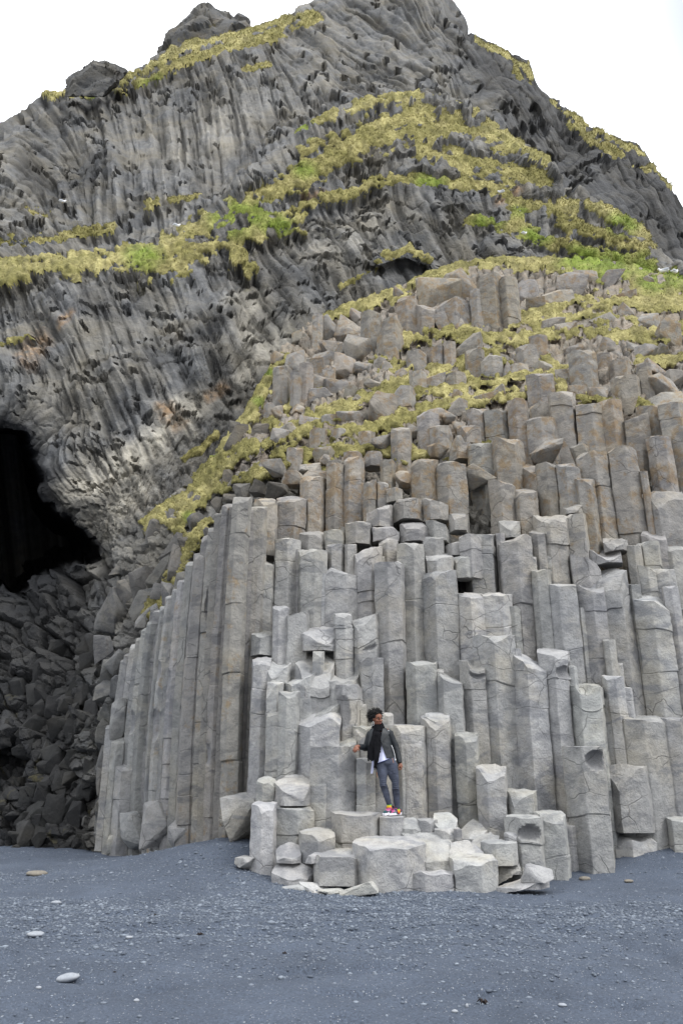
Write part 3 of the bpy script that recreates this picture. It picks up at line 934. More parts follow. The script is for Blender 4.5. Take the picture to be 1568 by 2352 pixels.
def top_fn(rng, w, d, style):
    """height lost below the highest point of the broken top, as a function of x (right), y (back)"""
    f = rng.uniform(0.12, 0.32) * w
    if 'x' in style: f *= 0.4
    s = 0.0
    dome = 0.0
    bowls = []
    chips = []
    if 'f' in style: f = rng.uniform(0.07, 0.2) * w * (0.4 if 'x' in style else 1)
    if 't' in style: f = rng.uniform(0.35, 0.6) * w
    if 'l' in style: s = -rng.uniform(0.3, 0.45) * w
    if 'r' in style: s = rng.uniform(0.3, 0.45) * w
    if 'k' in style: dome = rng.uniform(0.08, 0.17) * w
    if 'b' in style: bowls.append((rng.uniform(-.1, .1) * w, -0.42 * d, 0.42 * w, 0.75 * d, 0.20 * w))
    if 'n' in style: bowls.append((rng.uniform(-.05, .05) * w, -0.5 * d, 0.34 * w, 0.8 * d, 0.34 * w))
    for _ in range(0 if 'x' in style else rng.integers(1, 3)):
        a = rng.uniform(-PI, 0.2)
        chips.append((math.cos(a), math.sin(a), rng.uniform(0.26, 0.44) * w, rng.uniform(0.4, 1.5)))
    sd = int(rng.integers(1, 9999))

    def fn(x, y):
        dr = f * np.clip(0.5 - y / d, 0, 1) + dome * ((2 * x / w) ** 2 + (2 * y / d) ** 2) / 2
        dr = dr + abs(s) * np.clip(0.5 + (x / w if s > 0 else -x / w), 0, 1)
        for (bx, by, rx_, ry_, dep) in bowls:
            q = ((x - bx) / rx_) ** 2 + ((y - by) / ry_) ** 2
            dr = dr + dep * np.maximum(0, 1 - q) ** 0.6
        for cx, cy, c, sl in chips:
            dr = dr + np.maximum(0, cx * x + cy * y - c) * sl
        p = np.stack([x, y, 0 * x], -1) / w
        return dr + w * (0.05 * np.abs(vnoise(p * 2.6, sd)) + 0.022 * vnoise(p * 6.0, sd + 1))
    return fn


def column_mesh(name, w, d, h, style='', seed=0, joints=(), dents=(), under=False, lean=(0, 0), fine=1.0, bend=0.0):
    rng = np.random.default_rng(seed)
    n = int(rng.choice([5, 6, 6, 6, 7]))
    ph = rng.choice([-PI / 2, -PI / 2 + PI / n]) + rng.uniform(-0.35, 0.35)
    ang = ph + (np.arange(n) + rng.uniform(-0.17, 0.17, n)) / n * 2 * PI
    rad = rng.uniform(0.92, 1.06, n)
    if dents and h < 3.2:
        n = 6; ang = -PI / 2 - PI / 6 + np.arange(6) / 6 * 2 * PI + 0.1; rad = np.ones(6)
    cx, cy = np.cos(ang) * rad, np.sin(ang) * rad
    M = int(44 * fine)
    # walk round the polygon: every corner is a vertex, with a small worn edge
    per = max(3, M // n)
    bx, by = [], []
    for a_ in range(n):
        x0, y0, x1, y1 = cx[a_], cy[a_], cx[(a_ + 1) % n], cy[(a_ + 1) % n]
        ts = np.concatenate([[0.0, 0.03], np.linspace(0.03, 0.97, per + 1)[1:-1], [0.97]])
        bx.append(x0 + (x1 - x0) * ts); by.append(y0 + (y1 - y0) * ts)
    bx = np.concatenate(bx); by = np.concatenate(by)
    for a_ in range(n):
        c_ = a_ * (per + 2)
        bx[c_] *= 0.99; by[c_] *= 0.99
    M = len(bx)
    bx = (bx - (bx.max() + bx.min()) / 2) / (bx.max() - bx.min()) * w
    by = (by - (by.max() + by.min()) / 2) / (by.max() - by.min()) * d
    step = max(0.055 / fine, h / (75 * fine))
    zs = list(np.linspace(0, h, max(6, int(h / step))))
    for j in joints:
        zs += [j - 0.016, j - 0.005, j + 0.005, j + 0.016]
    zs = np.array(sorted(z for z in set(zs) if 0 <= z <= h))
    tf = top_fn(rng, w, d, style)
    X = np.repeat(bx[None], len(zs), 0)
    Y = np.repeat(by[None], len(zs), 0)
    Z = np.repeat(zs[:, None], M, 1)
    off = 0.0
    inset = np.ones(len(zs))
    ox = np.zeros(len(zs)); oy = np.zeros(len(zs))
    for j in joints:
        inset = inset - 0.035 * (np.abs(zs - j) < 0.008)
        ox = ox + (zs > j) * rng.uniform(-0.02, 0.02) * w / 0.5
        oy = oy + (zs > j) * rng.uniform(-0.03, 0.02) * w / 0.5
        inset = inset * (1 + (zs > j) * rng.uniform(-0.03, 0.02))
    X = X * inset[:, None] + ox[:, None]
    Y = Y * inset[:, None] + oy[:, None]
    if joints:
        a = np.arctan2(Y, X)
        wv = rng.normal(0, 0.07) * X + rng.normal(0, 0.10) * Y + 0.008 * np.sin(3 * a + seed * 1.7)
        e = np.clip(zs / 0.2, 0, 1) * np.clip((h - zs) / 0.2, 0, 1)
        Z = Z + wv * e[:, None] * min(1.5, w / 0.4)
    # the sides: facets a little wavy, chipped
    p = np.stack([X, Y, Z], -1)
    nrm = np.stack([bx / w, by / d], -1)
    nrm /= np.linalg.norm(nrm, axis=-1, keepdims=True)
    sc_ = w / 0.5
    dsp = sc_ * (0.010 * fbm(p * 1.6 / sc_ + seed * 0.37, 2, seed % 97) + 0.011 * fbm(p * np.array([9.0, 9.0, 6.0]) / sc_ + seed, 3, seed % 89))
    X = X + nrm[None, :, 0] * dsp
    Y = Y + nrm[None, :, 1] * dsp
    fresh = np.zeros_like(X)
    for (qx, qz, rx_, rz_, dep) in dents:
        q = ((X - qx) / rx_) ** 2 + ((Z - qz) / rz_) ** 2
        q = q + 0.25 * vnoise(np.stack([X, Z, X * 0], -1) * 7 / sc_, seed % 83)
        inn = np.sqrt(np.maximum(0, 1 - q)) * (Y < 0.05 * d)
        Y = Y + dep * inn
        fresh = np.maximum(fresh, inn > 0.25)
    # fit under the broken top
    dr = tf(X[-1], Y[-1])
    kk = min(h * 0.92, max(0.35 * w, 2.2 * dr.max()))
    z0 = h - kk
    Z = np.where(Z > z0, z0 + (Z - z0) * ((h - dr)[None] - z0) / kk, Z)
    V = [np.stack([X, Y, Z], -1).reshape(-1, 3)]
    FR = [fresh.ravel()]
    nr = len(zs)
    caps = (0.955, 0.86, 0.68, 0.46, 0.22)
    xc, yc = X[-1].mean(), Y[-1].mean()
    for q in caps:
        x = xc + (X[-1] - xc) * q
        y = yc + (Y[-1] - yc) * q
        z = h - tf(x, y) + (0.0 if q < 0.95 else -0.004)
        V.append(np.stack([x, y, z], -1)); FR.append(np.zeros(M))
    V.append(np.array([[xc, yc, h - tf(np.array([xc]), np.array([yc]))[0]]])); FR.append(np.zeros(1))
    nt = nr + len(caps)
    i = np.arange(nt * M).reshape(nt, M)
    i2 = np.roll(i, -1, 1)
    F = np.stack([i[:-1], i2[:-1], i2[1:], i[1:]], -1).reshape(-1, 4).tolist()
    c = nt * M
    F += [[i[-1, a_], i2[-1, a_], c] for a_ in range(M)]
    if under:                       # a broken underside one can see
        x, y = X[0], Y[0]
        V.append(np.array([[0, 0, 0.05 * w]])); FR.append(np.ones(1))
        F += [[i2[0, a_], i[0, a_], c + 1] for a_ in range(M)]
    V = np.concatenate(V)
    V[:, 0] += lean[0] * V[:, 2] + bend * np.sin(np.clip(V[:, 2] / h, 0, 1) * PI) * h
    V[:, 1] += lean[1] * V[:, 2]
    me = np_mesh(name, V, np.array(F, dtype=object), [M_COL], True, {'fresh': np.concatenate(FR)}, 26)
    return me


def rock_mesh(name, w, d, h, seed, n=15):
    """an angular stone: the hull of a few points, its facets roughened"""
    rng = np.random.default_rng(seed)
    bm = bmesh.new()
    p = rng.uniform(-1, 1, (n, 3))
    p = p / (np.abs(p).max(1, keepdims=True)) * rng.uniform(0.72, 1.0, (n, 1))
    for q in p:
        bm.verts.new(q)
    bmesh.ops.convex_hull(bm, input=bm.verts[:])
    bmesh.ops.delete(bm, geom=[v for v in bm.verts if not v.link_faces], context='VERTS')
    bmesh.ops.bevel(bm, geom=bm.edges[:], offset=0.035, segments=1, affect='EDGES', clamp_overlap=True)
    bmesh.ops.triangulate(bm, faces=bm.faces[:])
    for _ in range(2):
        long = [e for e in bm.edges if e.calc_length() > 0.28]
        bmesh.ops.subdivide_edges(bm, edges=long, cuts=1)
        bmesh.ops.triangulate(bm, faces=bm.faces[:])
    bm.normal_update()
    bm.verts.index_update()
    V = np.array([v.co[:] for v in bm.verts])
    N = np.array([v.normal[:] for v in bm.verts])
    F = np.array([[v.index for v in f.verts] for f in bm.faces])
    bm.free()
    V = V + N * (0.035 * fbm(V * 2.2 + seed, 2, seed % 71) + 0.015 * fbm(V * 7 + seed, 2, seed % 61))[:, None]
    lo, hi_ = V.min(0), V.max(0)
    V = (V - (lo + hi_) / 2) / (hi_ - lo) * np.array([w, d, h])
    V[:, 2] += h / 2
    return np_mesh(name, V, F, [M_COL], True, {'fresh': np.zeros(len(V))}, 24)


ITEMS = []      # (object, u, v_top, v_bottom, width_px, kind, style)


def put(crop, xl, xr, yt, yb, kind='c', style='', dY=0.0, Yabs=None, joints=(), dents=(), lean=0.0, tint=None, lich=None, ref=None, deep=None, bend=0.0):
    """a stone seen between xl and xr, from yt down to yb, of kind c(olumn), b(lock) or k (angular rock)"""
    u0, v0 = D(crop, xl, yt)
    u1, v1 = D(crop, xr, yb)
    uc = (u0 + u1) / 2
    seed = len(ITEMS) * 7 + 13
    rng = np.random.default_rng(seed)
    q = ref if ref is not None else (0.42 if kind == 'c' else 0.75)
    Y = (Yabs if Yabs is not None else float(YK(uc, v0 + q * (v1 - v0)))) + dY
    vm = (v0 + v1) / 2
    A, B = at(u0, vm, Y), at(u1, vm, Y)
    w = (B[0] - A[0]) * (1.09 if kind == 'c' else 1.05)
    x = (A[0] + B[0]) / 2
    zt = at(uc, v0, Y + 0.4 * w)[2] if kind != 'k' else at(uc, v0, Y + 0.2 * w)[2]
    zb = at(uc, v1, Y)[2]
    d = w * rng.uniform(0.95, 1.2) if deep is None else deep
    if kind == 'c':
        zb = max(zb - 1.1, min(zb, -0.25))
    elif kind == 'b':
        zb = zb - 0.03
    else:
        zb = zb - 0.12 * (zt - zb)
        w *= 1.22
    h = max(zt - zb, 0.08)
    name = {'c': 'basalt_column', 'b': 'basalt_block', 'k': 'rock'}[kind]
    S = (zt - zb) / max(1e-6, (yb - yt) * CROPS[crop][2] * .6272 / FPX * Y)
    jz = []
    for j in joints:
        jv = D(crop, xl, j)[1]
        jz.append(at(uc, jv, Y)[2] - zb)
    dz = []
    for (dx, dy, rx_, ry_, dep) in dents:
        du, dv = D(crop, dx, dy)
        p = at(du, dv, Y)
        s_ = CROPS[crop][2] * .6272 / FPX * Y
        dz.append((p[0] - x, p[2] - zb, rx_ * s_, ry_ * s_, dep * s_))
    if kind == 'c' and not joints and h > 1.0:
        for _ in range(rng.integers(0, 2)):
            jz.append(rng.uniform(0.3, h - 0.25))
    if kind == 'k':
        me = rock_mesh(name, w, d, h, seed)
    else:
        me = column_mesh(name, w, d, h, style, seed, jz, dz, kind == 'b', (lean, 0), 1.45 if dents else 1.0, bend)
    o = link(name, me, (x, Y + d / 2, zb))
    if kind == 'k':
        o.rotation_euler = (rng.uniform(-.15, .15), rng.uniform(-.2, .2), rng.uniform(-0.4, 0.4))
    t = rng.uniform(0.82, 1.10)
    high = float(smooth(zb + h, 5.0, 8.5))
    darker = 1 - 0.24 * high
    if tint is not None: t *= tint
    wm = high * rng.uniform(0.5, 1.1)
    c = (t * darker * (1 + .03 * wm), t * darker * rng.uniform(0.985, 1.005) * (1 - .05 * wm), t * darker * rng.uniform(0.965, 1.01) * (1 - .15 * wm))
    al = float(np.clip(0.84 * high + rng.uniform(-0.1, 0.1), 0.05, 1)) if lich is None else lich
    o.color = (*c, al)
    ITEMS.append((o, uc, v0, v1, u1 - u0, kind, style))
    return o


# ---- the front: left half of the face (crop C)
for a in [
    (50, 215, 205, 640, 'b', 't'), (60, 190, 650, 1170, 'c', 'tr'), (210, 415, 172, 500, 'c', 't', (430,)), (200, 380, 498, 1010, 'c', 'k', (680,)),
    (390, 580, 55, 430, 'c', 'k'), (580, 695, -15, 410, 'c', 'f', (165, 370)), (695, 850, -62, 345, 'c', 'f', (112,)), (845, 935, 100, 335, 'c', 'l'), (925, 1025, 105, 250, 'c', 'k'),
    (1010, 1130, 155, 250, 'b', 'k'), (380, 580, 442, 602, 'b', 't'), (372, 572, 602, 1105, 'c', 'f'), (560, 718, 445, 580, 'b', 'k'), (580, 712, 565, 720, 'c', 'f'),
    (720, 905, 388, 552, 'b', 'k'), (870, 1060, 248, 430, 'b', 'l'), (1065, 1288, 218, 375, 'b', 'k'), (1280, 1452, 208, 380, 'b', 'r'), (918, 1097, 404, 530, 'b', 't'),
    (1110, 1312, 358, 535, 'b', 'kt'), (1305, 1478, 366, 535, 'b', 'r'), (1470, 1600, 338, 460, 'b', 'k'), (785, 972, 543, 1050, 'c', 'kl', (908, 985)), (962, 1097, 513, 680, 'c', 'k'),
    (712, 795, 555, 700, 'c', ''), (568, 805, 684, 1035, 'c', 'r'), (935, 1150, 676, 1860, 'c', 'fk', (1272,)), (1095, 1290, 535, 1405, 'c', 'k', (950,)),
    (1275, 1432, 478, 760, 'c', 't'), (1310, 1525, 590, 890, 'b', 't'), (1440, 1600, 510, 640, 'b', 'l'), (1500, 1640, 638, 800, 'b', 'k'), (1295, 1550, 760, 1450, 'c', 'f', (1010,)),
    (185, 300, 1005, 1345, 'c', 'f'), (250, 445, 1018, 1350, 'c', 'l'), (368, 652, 1108, 1320, 'b', 't'), (745, 975, 1025, 1450, 'c', 'l'), (30, 182, 1175, 1352, 'b', 't'),
    (638, 765, 1050, 1450, 'c', '', (1135, 1170, 1400)), (820, 985, 1378, 1810, 'c', 'f'), (1170, 1390, 1392, 1855, 'c', 'f'), (1385, 1590, 1440, 2160, 'c', 'r'),
    (555, 830, 1448, 1710, 'c', 'b'), (360, 625, 1322, 1460, 'c', 'bt'), (128, 322, 1376, 1560, 'b', 'b'), (255, 515, 1436, 1965, 'c', 'l'), (355, 648, 1618, 2060, 'c', 'lt'),
    (640, 835, 1560, 1910, 'c', 'f', (1690,)), (30, 160, 1362, 1980, 'c', 't', (1620, 1800)), (980, 1058, 1776, 1875, 'c', 't'), (780, 985, 1862, 2300, 'c', 'f'), (1050, 1312, 1856, 2400, 'c', 'f'),
    (1282, 1482, 1766, 2400, 'c', 't'), (480, 560, 1330, 1640, 'c', ''), (150, 262, 1545, 2000, 'c', '', (1770,))]:
    crop, (xl, xr, yt, yb, kd, st) = 'C', a[:6]
    jn = a[6] if len(a) > 6 else ()
    dn = ()
    if (xl, yt) == (745, 1025): dn = ((890, 1275, 55, 26, 28),)
    if (xl, yt) == (640, 1560): dn = ((690, 1780, 60, 110, 30),)
    put(crop, xl, xr, yt, yb, kd, st, joints=jn, dents=dn, dY=-.25 if (xl, yt) == (360, 1322) else 0)

# ---- the right half (crop D)
for a in [
    (200, 378, 86, 450, 'c', 'r'), (370, 548, 122, 455, 'c', 't'), (550, 702, -15, 315, 'c', ''), (694, 842, -5, 265, 'c', 'f', (245,)), (848, 988, 60, 575, 'c', 't'),
    (735, 892, 212, 335, 'b', 'lt'), (775, 942, 325, 645, 'c', ''), (890, 1136, -126, 525, 'c', '', (165,)), (1109, 1302, -118, 565, 'c', 'f', (480,)), (1300, 1350, 40, 420, 'c', ''),
    (1342, 1640, 160, 540, 'c', 'f'), (1383, 1535, -216, 180, 'c', ''), (1325, 1482, 438, 560, 'c', 'tb'), (555, 780, 316, 860, 'c', 'b', (532,)), (45, 275, 446, 900, 'c', 't', (545, 640)),
    (298, 512, 462, 1295, 'c', 'l', (1005,)), (495, 610, 450, 745, 'c', 't'), (525, 650, 742, 1300, 'c', ''), (-20, 132, 500, 800, 'b', 'f', (620,)), (265, 422, 366, 510, 'b', 't'),
    (-20, 158, 886, 1380, 'c', 't'), (152, 364, 884, 1240, 'c', 'k'), (103, 392, 1212, 2050, 'c', 'f', (1590,)), (393, 608, 1278, 2230, 'c', 'tr', (1742,)), (593, 815, 1284, 2200, 'c', 't', (1540,)),
    (-2, 190, 1380, 1860, 'c', 'n'), (652, 868, 848, 1565, 'c', 'kf', (1350,)), (858, 1092, 830, 1570, 'c', 'b', (1042, 1395)), (803, 990, 626, 850, 'c', 'r'), (998, 1285, 655, 1790, 'c', 'tl', (822,)),
    (938, 1168, 566, 690, 'b', 'tb'), (1028, 1186, 490, 600, 'b', 'tb'), (1192, 1296, 566, 710, 'c', ''), (1288, 1446, 540, 710, 'c', 'f'), (1440, 1640, 520, 750, 'c', 'kt'),
    (1278, 1386, 696, 900, 'c', 'r'), (1372, 1536, 708, 900, 'c', 't'), (1308, 1536, 884, 1800, 'c', 't', (1132, 1495)), (1528, 1640, 868, 1800, 'c', 'f', (1505,)),
    (833, 1078, 1550, 2480, 'c', 'n'), (1085, 1222, 1500, 2400, 'c', '', (1790,)), (1040, 1120, 1250, 1700, 'c', '')]:
    xl, xr, yt, yb, kd, st = a[:6]
    jn = a[6] if len(a) > 6 else ()
    dn = ()
    if (xl, yt) == (593, 1284): dn = ((725, 1440, 80, 90, 45),)
    if (xl, yt) == (-2, 1380): dn = ((92, 1440, 62, 36, 36),)
    put('D', xl, xr, yt, yb, kd, st, joints=jn, dents=dn, lean=-0.012 if xl > 600 else 0)

# ---- slivers set back in the joints between the columns
for (o_, u_, v0_, v1_, w_, k_, st_) in [i for i in ITEMS if i[5] == 'c' and i[3] - i[2] > 90 and i[0].color[3] < .4]:
    q_ = np.random.default_rng(int(u_ * 10))
    if q_.random() < .62:
        hw = q_.uniform(9, 15)
        us_ = (u_ + w_ * .5) / .6272
        put('S', us_ - hw / .6272, us_ + hw / .6272, (v0_ + q_.uniform(10, 70)) / .6272, v1_ / .6272, 'c', '', dY=.22, ref=.35)

# ---- right, at the sand (crop E)
put('E', 795, 1090, 450, 1265, 'c', 'fx', dents=((945, 550, 72, 74, 75),), ref=0.9)
put('E', 1066, 1408, 562, 1065, 'b', 'f', ref=0.7, dY=-0.12)
put('E', 1112, 1425, 1055, 1235, 'c', 'f', ref=0.95, dY=0.14, tint=1.1)
put('E', 1215, 1520, 208, 1205, 'c', 'f', ref=0.75)
put('E', 1455, 1660, 236, 1000, 'c', 'f', ref=0.75)
put('E', 1512, 1680, 956, 1225, 'c', 'f', ref=0.95)
put('E', 120, 332, 578, 1090, 'c', 'b', ref=0.8, Yabs=13.35)
put('E', 324, 545, 756, 985, 'b', 'f', ref=0.8, Yabs=13.3)
put('E', 328, 597, 950, 1325, 'c', 'fx', dents=((470, 1078, 84, 62, 70),), Yabs=12.75)
put('E', 548, 780, 916, 1300, 'c', 'f', Yabs=13.0)
put('E', 690, 830, 1000, 1260, 'c', 'f', Yabs=13.6)
put('E', -40, 126, 340, 900, 'c', 'b', Yabs=13.85)

# ---- the ledge and its apron of blocks (crop B)
BL = [
    (412, 622, 278, 650, 'c', 'fx', 13.40, ()), (480, 612, 212, 300, 'b', 'lt', 13.75, ()), (606, 690, 325, 600, 'c', 'f', 13.62, ()), (600, 780, 182, 640, 'c', 'f', 13.78, ()),
    (768, 940, 176, 640, 'c', 'f', 13.84, ()), (925, 1035, 118, 620, 'c', 't', 13.98, ()),
    (343, 528, 60, 330, 'c', 'lt', 13.85, ()), (262, 350, 30, 440, 'c', 'b', 13.95, ()), (210, 282, 120, 440, 'c', '', 14.05, ()), (165, 248, 412, 535, 'b', 't', 13.55, ()),
    (245, 410, 403, 536, 'b', 't', 13.3, ()), (232, 408, 528, 745, 'c', 'f', 13.2, ()), (398, 520, 430, 680, 'c', 'f', 13.45, ()), (140, 245, 522, 830, 'c', 'f', 13.0, ()),
    (510, 725, 566, 720, 'c', 'fx', 12.95, ()), (500, 700, 640, 745, 'b', 't', 12.85, ()), (716, 822, 586, 690, 'c', 'fx', 13.02, ()), (808, 895, 594, 680, 'b', 't', 13.05, ()), (882, 970, 600, 680, 'b', 'f', 13.1, ()),
    (955, 1066, 570, 690, 'b', 'tb', 13.05, ()), (1058, 1220, 568, 690, 'b', 'tl', 13.15, ()), (350, 508, 642, 790, 'b', 'f', 12.6, ()), (252, 360, 708, 790, 'b', 't', 12.55, ()),
    (232, 425, 768, 895, 'b', 't', 12.3, ()), (420, 640, 736, 890, 'b', 'f', 12.2, ()), (606, 920, 664, 935, 'c', 'kx', 11.98, ()), (862, 1066, 662, 830, 'b', 'tx', 12.35, ()),
    (828, 1062, 816, 935, 'c', 'fx', 11.98, ()), (1046, 1236, 742, 915, 'c', 'k', 11.98, ()), (1176, 1328, 694, 800, 'b', 'fx', 12.45, ()), (1110, 1250, 640, 760, 'b', 'tl', 12.7, ()),
    (1030, 1180, 700, 760, 'b', 't', 12.3, ()), (1040, 1075, 640, 710, 'b', 'f', 12.9, ()), (960, 1050, 640, 740, 'b', '', 12.9, ()), (1228, 1340, 775, 840, 'b', 't', 12.5, ()), (1270, 1330, 655, 720, 'b', 'k', 12.75, ()),
    (815, 900, 640, 700, 'b', 't', 12.9, ())]
for xl, xr, yt, yb, kd, st, Yq, dn in BL:
    put('B', xl, xr, yt, yb, kd, st, Yabs=Yq, dents=dn, lich=0.03, tint=1.04)
for xl, xr, yt, yb, Yq in [(555, 695, 893, 948, 11.75), (290, 398, 895, 935, 12.0), (455, 565, 912, 940, 11.85), (395, 460, 750, 800, 12.4)]:
    put('B', xl, xr, yt, yb, 'k', '', Yabs=Yq, lich=0.05, tint=1.12)
put('B', 1228, 1475, 812, 905, 'b', 'lx', Yabs=12.0, lich=.03, tint=1.1, deep=.45)
put('B', 1360, 1470, 815, 900, 'k', '', Yabs=11.95, lich=.03, tint=1.12)
put('B', 355, 645, 848, 925, 'b', 'rx', Yabs=11.95, lich=.03, tint=1.06, deep=.4)
put('B', 72, 152, 764, 822, 'k', '', Yabs=13.0, lich=0.55, tint=1.1)

# ---- the long columns to the left (crop L): edge at the top, edge at the foot
LC = [(1352, 1452, 160, 2140, 1270), (1285, 1360, 205, 2150, 1180), (1165, 1290, 330, 2170, 1135), (1080, 1175, 480, 2190, 1035), (1010, 1085, 640, 2195, 950), (950, 1015, 730, 2190, 870),
      (890, 955, 820, 2195, 790), (830, 898, 920, 2200, 715), (760, 838, 1010, 2205, 655), (692, 768, 1100, 2210, 605)]
for k, (xl, xr, yt, yb, xb) in enumerate(LC):
    uc, vt = D('L', (xl + xr) / 2, yt)
    ub, vb = D('L', xb + (xr - xl) / 2, yb)
    # the foot stands on the sand line of the cliff's corner; the column is plumb, or leans a little back
    Yb = float(YK(ub, 1940))
    sgn = 0.02
    put('L', xl * 0.45 + xb * 0.55 - 6, xr * 0.45 + (xb + xr - xl) * 0.55 + 6, yt, yb, 'c', 'tk' if k else 't', Yabs=Yb + 0.25 + (0, 0.12, 0.34, 0.0, 0.2, 0.05, 0.25, 0.0, 0.2, 0.1, 0.2)[k], lich=0.66 if k < 6 else 0.4, tint=0.80,
        joints=tuple(np.random.default_rng(k + 5).uniform(yt + 150, yb - 100, 5)), bend=-0.006 - 0.0016 * k, dents=tuple((xb + np.random.default_rng(k * 3 + q).uniform(10, xr - xl), np.random.default_rng(k * 5 + q).uniform(yt + 300, yb - 200), 28, 60 + 40 * q, 26) for q in range(k % 3)))
put('L', 1390, 1495, 215, 2150, 'c', 't', Yabs=15.25, lich=.5, tint=.86)
put('L', 1345, 1420, 240, 2150, 'c', 't', Yabs=15.15, lich=.5, tint=.78)
# slivers between them, set back
for k in range(len(LC) - 1):
    xl = (LC[k][0] * 0.45 + LC[k][4] * 0.55)
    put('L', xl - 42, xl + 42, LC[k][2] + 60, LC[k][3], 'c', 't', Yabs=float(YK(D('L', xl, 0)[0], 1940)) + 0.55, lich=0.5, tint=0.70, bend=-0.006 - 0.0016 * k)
for xl, xr, yt, yb in [(600, 690, 1330, 1560), (585, 665, 1480, 1900), (610, 700, 1560, 2000), (640, 760, 1690, 2180), (1270, 1450, 1870, 2150), (830, 960, 1930, 2190), (700, 830, 1990, 2200), (960, 1050, 2040, 2200), (620, 720, 2010, 2210)]:
    uc, vt = D('L', (xl + xr) / 2, yb)
    put('L', xl, xr, yt, yb, 'k' if yb - yt < 330 else 'c', 't', Yabs=float(YK(uc, 1945)) - 0.1, lich=0.3, tint=0.84)

# ---- upper slope, right part (crop R)
for a in [
    (390, 560, 120, 290, 'k', ''), (520, 652, 95, 260, 'k', ''), (648, 760, 105, 412, 'c', 'l'), (740, 825, 130, 400, 'c', 'k'), (830, 912, 135, 245, 'k', ''), (985, 1105, 112, 245, 'k', ''), (868, 942, 238, 300, 'k', ''),
    (905, 1055, 178, 285, 'k', ''), (600, 665, 200, 395, 'c', ''), (440, 600, 250, 395, 'c', 'f'), (520, 622, 395, 540, 'k', ''), (580, 662, 466, 600, 'c', 'k'), (656, 745, 496, 615, 'c', 'k'), (740, 782, 528, 605, 'k', ''),
    (822, 915, 448, 580, 'c', 'k'), (878, 958, 400, 510, 'c', 'k'), (780, 862, 532, 598, 'k', ''), (485, 582, 578, 655, 'c', 'k'), (870, 992, 575, 730, 'c', 'k'), (880, 982, 722, 800, 'b', ''), (1068, 1180, 475, 660, 'c', 'k'),
    (1178, 1250, 486, 565, 'b', 'k'), (1248, 1335, 516, 610, 'c', 'k'), (1266, 1395, 580, 705, 'b', 'k'), (1375, 1435, 528, 680, 'c', ''), (1432, 1550, 586, 680, 'k', ''), (1412, 1505, 506, 580, 'k', ''),
    (978, 1100, 645, 890, 'c', 'k'), (1098, 1215, 728, 900, 'c', 'f'), (1208, 1314, 694, 900, 'c', 'k'), (1320, 1424, 750, 910, 'c', 'l'), (1386, 1515, 706, 860, 'c', 't'), (1470, 1600, 640, 730, 'k', ''),
    (1446, 1550, 860, 1110, 'c', 'k'), (1505, 1620, 700, 1010, 'c', 'k'), (672, 788, 735, 875, 'c', 'k'), (782, 875, 695, 895, 'c', 'k'), (872, 1002, 782, 905, 'c', 'k'), (588, 675, 738, 860, 'c', ''), (545, 652, 815, 895, 'b', 'k'),
    (508, 612, 875, 970, 'b', 'l'), (602, 718, 885, 1035, 'c', 'k'), (712, 855, 875, 1065, 'c', 'f'), (850, 1010, 950, 1040, 'c', 't'), (895, 1015, 882, 968, 'k', ''), (1008, 1108, 980, 1165, 'c', 't'), (1075, 1140, 905, 990, 'k', ''),
    (572, 695, 1005, 1095, 'k', ''), (1040, 1110, 640, 700, 'k', ''), (1145, 1220, 640, 700, 'k', ''), (1310, 1370, 695, 760, 'k', ''), (1440, 1568, 330, 450, 'k', ''), (1360, 1440, 450, 530, 'k', ''), (1190, 1260, 420, 490, 'k', ''),
    (1290, 1350, 250, 330, 'k', ''), (1180, 1260, 300, 360, 'k', ''), (1360, 1450, 295, 360, 'k', ''), (1460, 1520, 450, 510, 'k', ''), (1040, 1120, 440, 500, 'k', ''), (930, 1010, 320, 380, 'k', ''), (1010, 1090, 340, 400, 'k', ''),
    (610, 700, 655, 725, 'k', ''), (700, 755, 635, 680, 'k', ''), (480, 595, 700, 765, 'k', ''), (395, 485, 732, 800, 'k', ''), (915, 990, 520, 580, 'k', ''), (1090, 1180, 110, 170, 'k', ''), (1210, 1300, 110, 190, 'k', ''), (1250, 1350, 195, 250, 'k', ''),
    (1390, 1450, 130, 180, 'k', ''), (1500, 1580, 560, 620, 'k', ''), (1000, 1060, 560, 620, 'k', ''), (1330, 1400, 440, 480, 'k', '')]:
    xl, xr, yt, yb, kd, st = a
    put('R', xl, xr, yt, yb, kd, st, ref=0.85)

